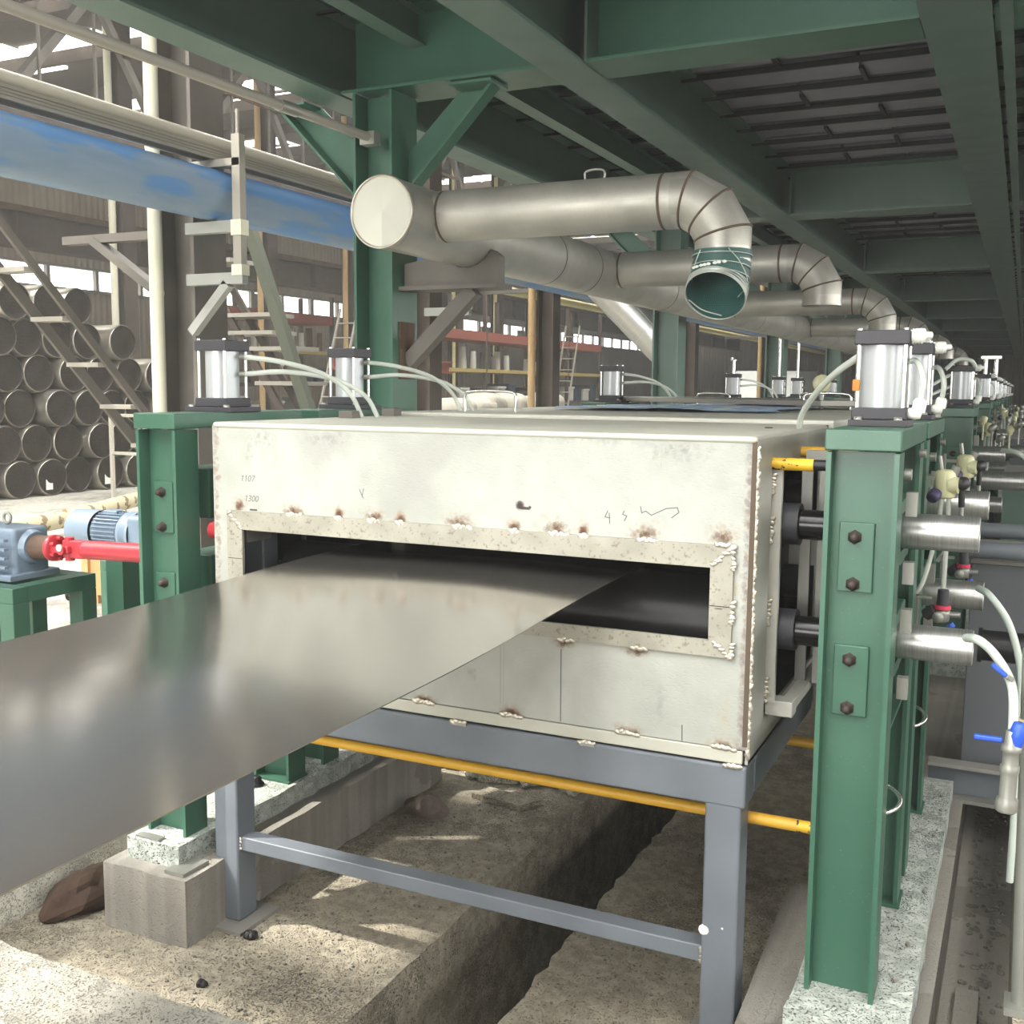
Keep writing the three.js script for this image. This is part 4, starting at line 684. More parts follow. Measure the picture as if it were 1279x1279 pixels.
  const r1 = thing('yellow_rod', 'chipped yellow rod with black end sticking out of the housing side', 'rod', [-0.5, 1.608, -2.86]); add(r1, 'sleeve', cyl(V(-0.6, 1.606, -2.865), V(-0.488, 1.606, -2.865), 0.0165, 0.0165, 18), M.yellow); add(r1, 'end', cyl(V(-0.488, 1.606, -2.865), V(-0.43, 1.606, -2.865), 0.0145, 0.0145, 18), M.blackSteel);
  const r2 = thing('yellow_rod', 'clean yellow rod just above the chipped yellow rod', 'rod', [-0.5, 1.622, -3.3]); add(r2, 'sleeve', cyl(V(-0.6, 1.617, -3.27), V(-0.43, 1.617, -3.27), 0.0165, 0.0165, 18), M.yellowClean); add(r2, 'end', cyl(V(-0.43, 1.617, -3.27), V(-0.4, 1.617, -3.27), 0.0145, 0.0145, 18), M.blackSteel);
}
// lids of the tanks that follow, with sheets and scraps on them
{
  const tank = (z0, z1, y, label) => {
    const t = thing('tank_lid', label, 'lid', [-1.47, y, z0]);
    add(t, 'plate', B(-2.36, -0.58, y - 0.035, y, z1, z0, 0.008), M.plateTop); adds(t, 'wall', [B(-2.33, -2.31, 0.85, y - 0.035, z1, z0 - 0.02), B(-0.63, -0.61, 0.85, y - 0.035, z1, z0 - 0.02), B(-2.33, -0.61, 0.85, y - 0.035, z0 - 0.03, z0 - 0.015)], M.sidePlate);
    adds(t, 'leg', [[-2.3, z0 - 1.5], [-0.7, z0 - 1.5], [-2.3, z1 + 0.1], [-0.7, z1 + 0.1]].map(([a, b]) => B(a - 0.04, a + 0.04, 0, 0.85, b - 0.04, b + 0.04)), M.greyPaint);
    for (const [a, b] of [[-2.05, z0 - 0.3], [-0.95, z1 + 0.5]]) add(t, 'handle', hose([[a - 0.12, y - 0.002, b], [a - 0.12, y + 0.07, b], [a - 0.11, y + 0.08, b], [a + 0.11, y + 0.08, b], [a + 0.12, y + 0.07, b], [a + 0.12, y - 0.002, b]], 0.007, 40, 6), M.rodSteel);
  };
  tank(-3.775, -6.4, 1.7, 'pale steel lid with bent handle directly behind the slotted housing');
  tank(-7.4, -10.8, 1.69, 'second pale tank lid beyond the tilted grey sheet'); tank(-11.4, -17, 1.69, 'far pale tank lid below the small air cylinders');
  solo('tarp', 'crumpled pale blue plastic film lying on the first lid', 'film', sheet(-2.0, -0.95, -5.9, -4.6, 1.702, 0.018, 3), M.tarp, [-1.4, 1.702, -5.2]);
  solo('tarp', 'blue plastic film scrap near the tilted grey sheet', 'film', sheet(-1.75, -1.2, -6.35, -6.0, 1.702, 0.02, 8), M.tarp, [-1.45, 1.702, -6.2]);
  solo('grey_sheet', 'tilted grey steel sheet lying across the lids', 'sheet', bar(V(-2.25, 1.735, -7.2), V(-0.72, 1.735, -6.0), 0.75, 0.03, 0.004), M.sheetGrey, [-1.5, 1.72, -6.5]);
  solo('paper_scrap', 'small white paper scrap on the first lid by the blue film', 'paper', B(-2.12, -2.02, 1.702, 1.712, -5.6, -5.52), M.plastic, [-2.07, 1.702, -5.56]);
  const g = thing('gauge', 'small brass gauge standing on the lid before the tall rods', 'gauge', [-0.95, 1.7, -5.9]); add(g, 'dial', lathe([[0.001, 0.02], [0.045, 0.02], [0.05, 0.0], [0.001, 0]], V(-1.0, 1.84, -6.0), V(0.2, 0, 1).normalize(), 20), M.cream); add(g, 'stem', cyl(V(-1.0, 1.7, -6.0), V(-1.0, 1.8, -6.0), 0.012), M.zinc);
}
function sheet(x0, x1, z0, z1, y, amp, k) {
  const n = 26, f = fbm(4, 4, 200 + k), P = (i, j) => V(x0 + (x1 - x0) * i / n + 0.03 * Math.sin(j * 0.9 + k), y + 0.002 + amp * (f(i / n, j / n)), z0 + (z1 - z0) * j / n + 0.04 * Math.sin(i * 0.7 + k)), pos = [];
  for (let i = 0; i < n; i++) for (let j = 0; j < n; j++) { const a = P(i, j), b = P(i + 1, j), c = P(i + 1, j + 1), d = P(i, j + 1); pos.push(...[a, d, c, a, c, b].flatMap((v) => [v.x, v.y, v.z])); pos.push(...[a, c, d, a, b, c].flatMap((v) => [v.x, v.y - 0.0015, v.z])); }
  const g = new THREE.BufferGeometry(); g.setAttribute('position', new THREE.Float32BufferAttribute(pos, 3)); g.computeVertexNormals(); return g;
}

// ---------------------------------------------------------------- rolls, green roll stands, air cylinders
const SZ = [-2.945, -3.725, -6.85, -10.2, -12.3, -13.4, -16, -19.2, -22.6, -26];
const NTH = ['first', 'second', 'third', 'fourth', 'fifth', 'sixth', 'seventh', 'eighth', 'ninth', 'tenth'];
const XR = -0.335, XL = -2.525;
{
  const roll = (y, z, label) => {
    const t = thing('press_roll', label, 'roll', [-1.45, y, z], 'press rolls of the line');
    add(t, 'roll_body', cyl(V(-2.2, y, z), V(-0.72, y, z), 0.135, 0.135, 40), M.blackSteel);
    adds(t, 'journal', [cyl(V(-0.72, y, z), V(-0.53, y, z), 0.057, 0.057, 28), cyl(V(-2.3, y, z), V(-2.2, y, z), 0.057, 0.057, 28)], M.black);
    adds(t, 'shaft', [cyl(V(-0.53, y, z), V(-0.255, y, z), 0.041, 0.041, 28), cyl(V(-2.66, y, z), V(-2.3, y, z), 0.036, 0.036, 28)], M.blackShaft);
    add(t, 'sleeve', lathe([[0.001, 0], [0.036, 0], [0.036, 0.01], [0.044, 0.01], [0.0465, 0.008], [0.0465, -0.186], [0.04, -0.19]].map(([r, s]) => [r, s]), V(-0.092, y, z), V(1, 0, 0), 40), M.chrome, 'polished sleeve past the stand');
    return t;
  };
  let up = null, lo = null;
  SZ.slice(0, 8).forEach((z, i) => {
    const L = (w) => `${NTH[i]} ${w} press roll from the slot, with a polished sleeve beyond the stand`;
    if (!i) { up = roll(1.438, z, L('upper')); lo = roll(1.144, z, L('lower')); } else { copyOf(up, [-1.45, 1.438, z], L('upper')); copyOf(lo, [-1.45, 1.144, z], L('lower')); }
  });
  const stand = (xc, z, label, side) => {                                    // side +1: hose side
    const s = thing('roll_stand', label, 'roll stand', [xc, 0.3, z], side > 0 ? 'green roll stands on the hose side' : 'green roll stands on the motor side');
    const w = 0.166, zf = z + 0.33, zr = z - 0.225;
    for (const [zz, k] of [[zf, 0], [zr, 1]]) add(s, 'column', prof(iPts(zz - 0.0525, xc, 0.105, w, 0.012, 0.009).map(([a, b]) => [b, a]).reverse(), 'y', 0.298, 1.656), M.green);
    add(s, 'top_plate', [B(xc - 0.087, xc + 0.087, 1.66, 1.71, zr - 0.112, zf + 0.006, 0.004)], M.green);
    add(s, 'base_plate', B(xc - 0.09, xc + 0.09, 0.296, 0.306, zr - 0.11, zr + 0.01), M.green);
    for (const [y0, y1] of [[1.316, 1.486], [1.008, 1.184]]) { const p = add(s, 'bolt_plate', B(xc - 0.051, xc + 0.031, y0, y1, zf - 0.049, zf - 0.038, 0.003), M.green); for (const y of [y0 + 0.02, y1 - 0.035]) add(p, 'bolt', [lathe([[0.001, 0.024], [0.009, 0.024], [0.01, 0.014], [0.014, 0.012], [0.014, 0.004], [0.018, 0.003], [0.018, 0]], V(xc - 0.014, y, zf - 0.038), V(0, 0, 1), 6)], M.boltDark); }
    for (const y of [1.438, 1.144]) { add(s, 'bearing_block', [B(xc - 0.07, xc + 0.07, y - 0.085, y + 0.085, z - 0.16, z - 0.05, 0.006), B(xc - 0.07, xc + 0.07, y - 0.085, y + 0.085, z + 0.05, z + 0.16, 0.006), B(xc - 0.07, xc + 0.07, y + 0.05, y + 0.085, z - 0.06, z + 0.06), B(xc - 0.07, xc + 0.07, y - 0.085, y - 0.05, z - 0.06, z + 0.06)], M.green);
      adds(s, 'clip', [B(xc + side * 0.086, xc + side * 0.112, y + 0.055, y + 0.115, zf - 0.2, zf - 0.17), B(xc + side * 0.086, xc + side * 0.112, y - 0.115, y - 0.06, zf - 0.2, zf - 0.17)], M.zinc); }
    adds(s, 'guide_bar', [B(xc - side * 0.2 - 0.03, xc - side * 0.2, 0.95, 1.6, z - 0.2, z - 0.185), B(xc - side * 0.16 - 0.02, xc - side * 0.16, 0.95, 1.6, z - 0.2, z - 0.185), B(xc - side * 0.12 - 0.03, xc - side * 0.12, 0.9, 1.6, z - 0.21, z - 0.195), B(xc - side * 0.22, xc, 1.6, 1.63, z - 0.21, z - 0.18)], M.sheetGrey);
    add(s, 'gusset', [prof([[zf - 0.105, 0.93], [zr, 0.93], [zf - 0.105, 0.6]], 'x', xc + side * 0.03 - 0.006, xc + side * 0.03 + 0.006), B(xc - 0.07, xc + 0.07, 0.925, 0.937, zr, zf - 0.105)], M.green);
    const ring = add(s, 'hanger_ring', hose(Array.from({ length: 9 }, (_, i) => { const a = -1.45 + i * 0.3625; return [xc + side * (0.062 + 0.048 * Math.cos(a)), 0.79 - 0.006 * i, zf - 0.16 + 0.045 * Math.sin(a)]; }), 0.0055, 30, 8), M.rodSteel);
    add(ring, 'stem', cyl(V(xc + side * 0.07, 0.66, zf - 0.12), V(xc + side * 0.07, 0.78, zf - 0.12), 0.006), M.rodSteel);
    adds(s, 'tie_bolt', [cyl(V(xc + side * 0.083, 1.6, zf - 0.13), V(xc + side * 0.1, 1.6, zf - 0.13), 0.014), cyl(V(xc + side * 0.083, 1.63, zr + 0.02), V(xc + side * 0.1, 1.63, zr + 0.02), 0.012)], M.zinc);
    return s;
  };
  const cylinder = (xc, z, label, side) => {
    const c = thing('air_cylinder', label, 'air cylinder', [xc, 1.71, z], side > 0 ? 'air cylinders on the hose side' : 'air cylinders on the motor side');
    const e = side < 0 ? 0.1 : 0.073;
    add(c, 'mount_plate', B(xc - e, xc + e, 1.71, 1.727, z - 0.08, z + 0.08, 0.002), M.black);
    add(c, 'base_cap', B(xc - 0.068, xc + 0.068, 1.727, 1.758, z - 0.066, z + 0.066, 0.004), M.black);
    add(c, 'barrel', cyl(V(xc, 1.758, z), V(xc, 1.918, z), 0.057, 0.057, 40), M.aluminium);
    add(c, 'top_cap', B(xc - 0.067, xc + 0.067, 1.918, 1.955, z - 0.066, z + 0.066, 0.004), M.black);
    for (const [a, b] of [[1, 1], [1, -1], [-1, 1], [-1, -1]]) { const r = add(c, 'tie_rod', cyl(V(xc + a * 0.056, 1.727, z + b * 0.055), V(xc + a * 0.056, 1.96, z + b * 0.055), 0.006, 0.006, 10), M.rodSteel); }
    for (const [a, b] of [[1, 1], [-1, 1]]) add(c, 'bolt', lathe([[0.001, 0.008], [0.011, 0.008], [0.012, 0.0]], V(xc + a * (e - 0.024), 1.727, z + 0.072), V(0, 1, 0), 6), M.zinc);
    if (side > 0) {
      const f = add(c, 'silencer', lathe([[0.001, 0.052], [0.008, 0.05], [0.009, 0.036], [0.017, 0.034], [0.019, 0.02], [0.017, 0.004], [0.012, 0.0]], V(xc + 0.067, 1.94, z + 0.03), V(1, 0.05, 0).normalize(), 16), M.plastic);
      adds(f, 'ridge', [0, 1, 2, 3].map((k) => cyl(V(xc + 0.07 + k * 0.007, 1.94, z + 0.03), V(xc + 0.073 + k * 0.007, 1.94, z + 0.03), 0.0195)), M.plastic);
      adds(c, 'elbow_fitting', [lathe([[0.001, 0.034], [0.014, 0.03], [0.017, 0.016], [0.012, 0]], V(xc + 0.068, 1.745, z + 0.03), V(1, 0, 0), 16), lathe([[0.017, 0], [0.017, 0.026], [0.012, 0.034], [0.001, 0.034]], V(xc + 0.092, 1.748, z + 0.03), V(0.15, 1, 0).normalize(), 16)], M.plastic);
    } else adds(c, 'port', [cyl(V(xc + 0.06, 1.9, z - 0.02), V(xc + 0.085, 1.9, z - 0.02), 0.009), cyl(V(xc + 0.06, 1.84, z - 0.02), V(xc + 0.085, 1.84, z - 0.02), 0.009)], M.zinc);
    return c;
  };
  let sr, sl, cr, cl;
  SZ.forEach((z, i) => {
    const a = (w) => `${NTH[i]} ${w} of the row from the slotted housing`;
    const S1 = `${NTH[i]} green two-column roll stand from the slot end on the plinth beside the hoses`, S2 = `${NTH[i]} green two-column roll stand from the slot end on the plinth beside the motors`;
    const C1 = `${NTH[i]} silver air cylinder with white fittings counted from the slot end, hose side`, C2 = `${NTH[i]} silver air cylinder counted from the slot end, motor side`;
    if (!i) { sr = stand(XR, z, S1, 1); sl = stand(XL, z, S2, -1); cr = cylinder(XR, z, C1, 1); cl = cylinder(XL, z, C2, -1); }
    else { copyOf(sr, [XR, 0.3, z], S1); copyOf(sl, [XL, 0.3, z], S2); copyOf(cr, [XR, 1.71, z], C1); copyOf(cl, [XL, 1.71, z], C2); }
  });
  solo('orange_tag', 'small orange tag tied on the tie rod of the first hose-side cylinder', 'tag', B(XR - 0.068, XR - 0.05, 1.8, 1.83, SZ[0] + 0.055, SZ[0] + 0.064, 0.003), M.orange, [XR - 0.06, 1.8, SZ[0] + 0.06]);
  // clear hoses from the cylinders down to the lids
  const H = (name, label, pts, r = 0.0075, mat = M.hose) => solo(name, label, 'hose', hose(pts, r, 48, 10), mat, pts[pts.length - 1]);
  SZ.slice(0, 4).forEach((z, i) => {
    const up = i === 0 ? 1 : 1;
    H('clear_hose', `upper clear hose arching from the ${NTH[i]} motor-side air cylinder`, [[XL + 0.08, 1.9, z - 0.02], [XL + 0.17, 1.885, z - 0.1], [XL + 0.25, 1.84, z - 0.26], [XL + 0.29, 1.77, z - 0.36], [XL + 0.31, i > 1 ? 1.7 : 1.69, z - 0.4]], 0.009);
    H('clear_hose', `lower clear hose arching from the ${NTH[i]} motor-side air cylinder`, [[XL + 0.08, 1.84, z - 0.02], [XL + 0.17, 1.85, z - 0.12], [XL + 0.27, 1.82, z - 0.32], [XL + 0.32, 1.76, z - 0.42], [XL + 0.34, i > 1 ? 1.7 : 1.69, z - 0.46]], 0.009);
    H('clear_hose', `clear hose looping between the white fittings of the ${NTH[i]} hose-side cylinder`, [[XR + 0.097, 1.78, z + 0.03], [XR + 0.1, 1.83, z + 0.025], [XR + 0.085, 1.87, z], [XR + 0.066, 1.88, z - 0.04], [XR + 0.03, 1.86, z - 0.09], [XR, 1.75, z - 0.1], [XR, 1.712, z - 0.1]], 0.008);
  });
  H('clear_hose', 'clear hose rising from the housing top to the first hose-side cylinder', [[-0.62, 1.688, -3.35], [-0.61, 1.72, -3.32], [-0.55, 1.79, -3.2], [-0.47, 1.85, -3.05], [-0.39, 1.9, -2.97]], 0.0095);
  H('clear_hose', 'pair hose slanting up behind the second hose-side cylinder', [[-0.62, 1.7, -6.2], [-0.5, 1.82, -6.5], [-0.4, 1.9, -6.8]], 0.011); H('clear_hose', 'lower pair hose slanting up to the third hose-side cylinder', [[-0.62, 1.7, -6.0], [-0.5, 1.77, -6.4], [-0.4, 1.83, -6.8]], 0.011);
  H('clear_hose', 'milky hose looping over the third hose-side cylinder', [[-0.42, 1.93, -6.7], [-0.36, 1.985, -6.72], [-0.29, 1.98, -6.74], [-0.265, 1.945, -6.78]], 0.012, M.hoseMilk);
  // tall rods on the far cylinders
  [3, 4, 5].forEach((i) => { const t = thing('tall_rod', `thin polished rod standing on the ${NTH[i]} motor-side air cylinder`, 'rod', [XL, 1.955, SZ[i]]); add(t, 'stem', cyl(V(XL, 1.955, SZ[i]), V(XL, 2.2 + (i > 3 ? 0.2 : -0.12), SZ[i]), 0.016), M.rodSteel); add(t, 'nut', lathe([[0.001, 0.03], [0.03, 0.028], [0.03, 0]], V(XL, 2.2 + (i > 3 ? 0.2 : -0.12), SZ[i]), V(0, 1, 0), 6), M.rodSteel); });
  { const t = thing('tall_rod', 'twin silver rods with a cross head beyond the fourth hose-side cylinder', 'rod', [XR, 1.955, SZ[4]]); adds(t, 'stem', [cyl(V(XR - 0.05, 1.955, SZ[4]), V(XR - 0.05, 2.15, SZ[4]), 0.02), cyl(V(XR + 0.05, 1.955, SZ[4]), V(XR + 0.05, 2.15, SZ[4]), 0.02)], M.rodSteel); add(t, 'head', B(XR - 0.1, XR + 0.1, 2.14, 2.18, SZ[4] - 0.04, SZ[4] + 0.04, 0.008), M.rodSteel); }
}

// ---------------------------------------------------------------- drives on the motor side
{
  const cardan = (y, z, x1, label) => {
    const t = thing('cardan_shaft', label, 'shaft', [-2.9, y, z]);
    const D = V(-1, -0.03, 0).normalize(), at = V(-2.64, y, z);
    add(t, 'tube', lathe([[0.001, 0.05], [0.026, 0.05], [0.028, 0.06], [0.028, 0.13], [0.032, 0.135], [0.032, 0.21], [0.036, 0.215], [0.036, 0.56], [0.03, 0.58], [0.001, 0.58]], at, D, 28), M.redPaint);
    add(t, 'yoke', [bar(at.clone().addScaledVector(D, 0.57), at.clone().addScaledVector(D, 0.68), 0.03, 0.07, 0.006), bar(at.clone().addScaledVector(D, 0.63), at.clone().addScaledVector(D, 0.74), 0.07, 0.03, 0.006), cyl(at.clone().addScaledVector(D, 0.655).add(V(0, -0.045, 0)), at.clone().addScaledVector(D, 0.655).add(V(0, 0.045, 0)), 0.018), cyl(at.clone().addScaledVector(D, 0.655).add(V(0, 0, -0.045)), at.clone().addScaledVector(D, 0.655).add(V(0, 0, 0.048)), 0.018)], M.redPaint);
    add(t, 'flange', [lathe([[0.001, 0.72], [0.05, 0.72], [0.052, 0.745], [0.04, 0.75], [0.001, 0.75]], at, D, 24), ...[0, 1, 2, 3, 4, 5].map((k) => { const a = k * 1.047, c = at.clone().addScaledVector(D, 0.7).add(V(0, Math.cos(a) * 0.04, Math.sin(a) * 0.04)); return cyl(c, c.clone().addScaledVector(D, 0.03), 0.008, 0.008, 6); })], M.redPaint);
    add(t, 'journal_cap', cyl(at.clone().addScaledVector(D, 0.655).add(V(0, 0.01, 0.048)), at.clone().addScaledVector(D, 0.655).add(V(0, 0.01, 0.054)), 0.013), M.plastic, 'white cap');
    add(t, 'output_hub', cyl(at.clone().addScaledVector(D, 0.75), at.clone().addScaledVector(D, 0.84), 0.045, 0.05), M.rust);
    return t;
  };
  cardan(1.188, SZ[0], 0, 'red cardan shaft reaching from the grey gearbox to the first green stand');
  const motor = (x, y, z, label, q = 1.22) => {                                         // gearbox toward +x, motor axis along x
    const t = thing('gear_motor', label, 'motor', [x, y, z]);
    add(t, 'fan_cover', lathe([[0.001, 0.2], [0.075, 0.2], [0.09, 0.185], [0.093, 0.1], [0.093, 0.0]].map(([r, s]) => [r * q, s]), V(x - 0.22, y, z), V(-1, 0, 0), 36), M.bluegrey);
    const b = add(t, 'motor_body', cyl(V(x - 0.22, y, z), V(x, y, z), 0.078 * q, 0.078 * q, 32), M.bluegrey);
    for (let k = 0; k < 30; k++) { const a = (k / 30) * Math.PI * 2, u = V(0, Math.cos(a), Math.sin(a)); if (k % 15 === 0) continue; add(b, 'cooling_fin', bar(V(x - 0.2, y, z).addScaledVector(u, 0.084 * q), V(x - 0.02, y, z).addScaledVector(u, 0.084 * q), 0.005, 0.022, 0, a), M.bluegrey); }
    add(t, 'end_shield', lathe([[0.078, 0.0], [0.095, 0.0], [0.098, 0.03], [0.085, 0.06], [0.1, 0.07], [0.1, 0.09]].map(([r, s]) => [r * q, s]), V(x - 0.01, y, z), V(1, 0, 0), 36), M.bluegrey);
    add(t, 'gear_case', [B(x + 0.06, x + 0.24, y - 0.12, y + 0.11, z - 0.11, z + 0.11, 0.03), B(x + 0.08, x + 0.22, y - 0.13, y - 0.11, z - 0.14, z + 0.14, 0.008), B(x + 0.1, x + 0.2, y + 0.1, y + 0.125, z - 0.06, z + 0.06, 0.01)], M.bluegrey);
    adds(t, 'eye_bolt', [new THREE.TorusGeometry(0.018, 0.005, 8, 20).translate(x + 0.15, y + 0.145, z), new THREE.TorusGeometry(0.012, 0.004, 8, 16).translate(x - 0.05, y + 0.108, z)], M.zinc);
    add(t, 'terminal_box', B(x - 0.17, x - 0.07, y + 0.09, y + 0.12, z - 0.04, z + 0.04, 0.006), M.bluegrey);
    return t;
  };
  motor(-4.46, 0.98, -4.42, 'blue-grey finned gear motor behind the red cardan shaft');
  const stand = (x0, x1, y, z, label) => { const s = thing('motor_stand', label, 'stand', [(x0 + x1) / 2, HF, z]); add(s, 'top_frame', [B(x0, x1, y - 0.06, y, z + 0.13, z + 0.2, 0.004), B(x0, x1, y - 0.06, y, z - 0.2, z - 0.13, 0.004), B(x0, x0 + 0.07, y - 0.06, y, z - 0.13, z + 0.13), B(x1 - 0.07, x1, y - 0.06, y, z - 0.13, z + 0.13)], M.green); for (const a of [x0, x1 - 0.075]) for (const b of [z - 0.2, z + 0.125]) add(s, 'leg', B(a, a + 0.075, HF, y - 0.06, b, b + 0.075, 0.004), M.green); return s; };
  stand(-4.5, -4.2, 0.848, -4.42, 'green square stand under the blue-grey gear motor');
  const ms = stand(-3.72, -3.36, 1.04, -2.93, 'green square stand under the grey gearbox next to the strip'); add(ms, 'leg', B(-3.56, -3.5, HF, 0.98, -2.8, -2.73, 0.004), M.green);
  const gb = thing('gearbox', 'dusty grey-blue gearbox at the picture edge driving the red shaft', 'gearbox', [-3.6, 1.04, -2.945]);
  add(gb, 'case', [B(-3.87, -3.5, 1.045, 1.24, -3.03, -2.86, 0.02), B(-3.9, -3.48, 1.04, 1.065, -3.06, -2.82, 0.006), cyl(V(-3.505, 1.163, SZ[0]), V(-3.475, 1.163, SZ[0]), 0.07, 0.06, 28)], M.bluegrey);
  adds(gb, 'rib', [0, 1, 2, 3].map((k) => B(-3.8, -3.5, 1.09 + k * 0.035, 1.1 + k * 0.035, -2.835, -2.815)), M.bluegrey); add(gb, 'eye_bolt', new THREE.TorusGeometry(0.02, 0.006, 8, 20).translate(-3.64, 1.268, -2.95), M.zinc);
  const rs = thing('red_stub', 'short red pipe stub on the housing side behind the first motor-side stand', 'pipe stub', [-2.38, 1.325, -2.74]); add(rs, 'tube', cyl(V(-2.405, 1.325, -2.74), V(-2.345, 1.325, -2.74), 0.028, 0.028, 20), M.redPaint); add(rs, 'flange', cyl(V(-2.36, 1.325, -2.74), V(-2.345, 1.325, -2.74), 0.036, 0.036, 20), M.redPaint);
  const post = thing('green_post', 'slim green angle post standing before the wooden crate', 'post', [-3.28, HF, -3.2]); add(post, 'angle', prof([[-3.325, -3.15], [-3.235, -3.15], [-3.235, -3.24], [-3.25, -3.24], [-3.25, -3.165], [-3.325, -3.165]].reverse(), 'y', HF, 1.12), M.green); add(post, 'foot', B(-3.36, -3.2, HF, HF + 0.012, -3.27, -3.1), M.green);
  const cr = thing('wooden_crate', 'light wooden crate on the sunlit floor behind the green post', 'crate', [-5.5, HF, -5.5]);
  add(cr, 'box', B(-5.78, -5.25, HF + 0.06, HF + 0.38, -5.7, -5.3), M.wood); for (const [a, b] of [[-5.8, -5.74], [-5.5, -5.45], [-5.29, -5.23]]) add(cr, 'batten', B(a, b, HF + 0.04, HF + 0.4, -5.3, -5.275), M.wood); for (const y of [HF + 0.04, HF + 0.34]) add(cr, 'batten', B(-5.225, -5.25, y, y + 0.06, -5.7, -5.3), M.wood); adds(cr, 'skid', [B(-5.76, -5.68, HF, HF + 0.06, -5.7, -5.3), B(-5.36, -5.28, HF, HF + 0.06, -5.7, -5.3)], M.wood);
  for (const [dx, w] of [[0, 'front'], [0.11, 'rear']]) { const a = thing('lift_cylinder', `${w} of two dark blue hydraulic cylinders leaning beside the crate`, 'hydraulic cylinder', [-5.85 - dx, HF, -5.35 - dx]); const p = V(-5.9 - dx * 0.6, HF + 0.06, -5.28 - dx * 0.5), q = V(-5.72 - dx * 0.6, HF + 0.33, -5.7 - dx * 0.5), d = q.clone().sub(p).normalize(); add(a, 'barrel', lathe([[0.001, 0.08], [0.032, 0.08], [0.036, 0.09], [0.036, 0.44], [0.03, 0.46], [0.001, 0.46]], p, d, 24), M.blueCyl); adds(a, 'rod_end', [lathe([[0.001, 0], [0.026, 0], [0.03, 0.02], [0.03, 0.08], [0.001, 0.08]], p, d, 20), new THREE.TorusGeometry(0.02, 0.01, 8, 18).rotateY(0.6).translate(p.x - 0.005, p.y - 0.025, p.z + 0.02)], M.blackSteel); }
}

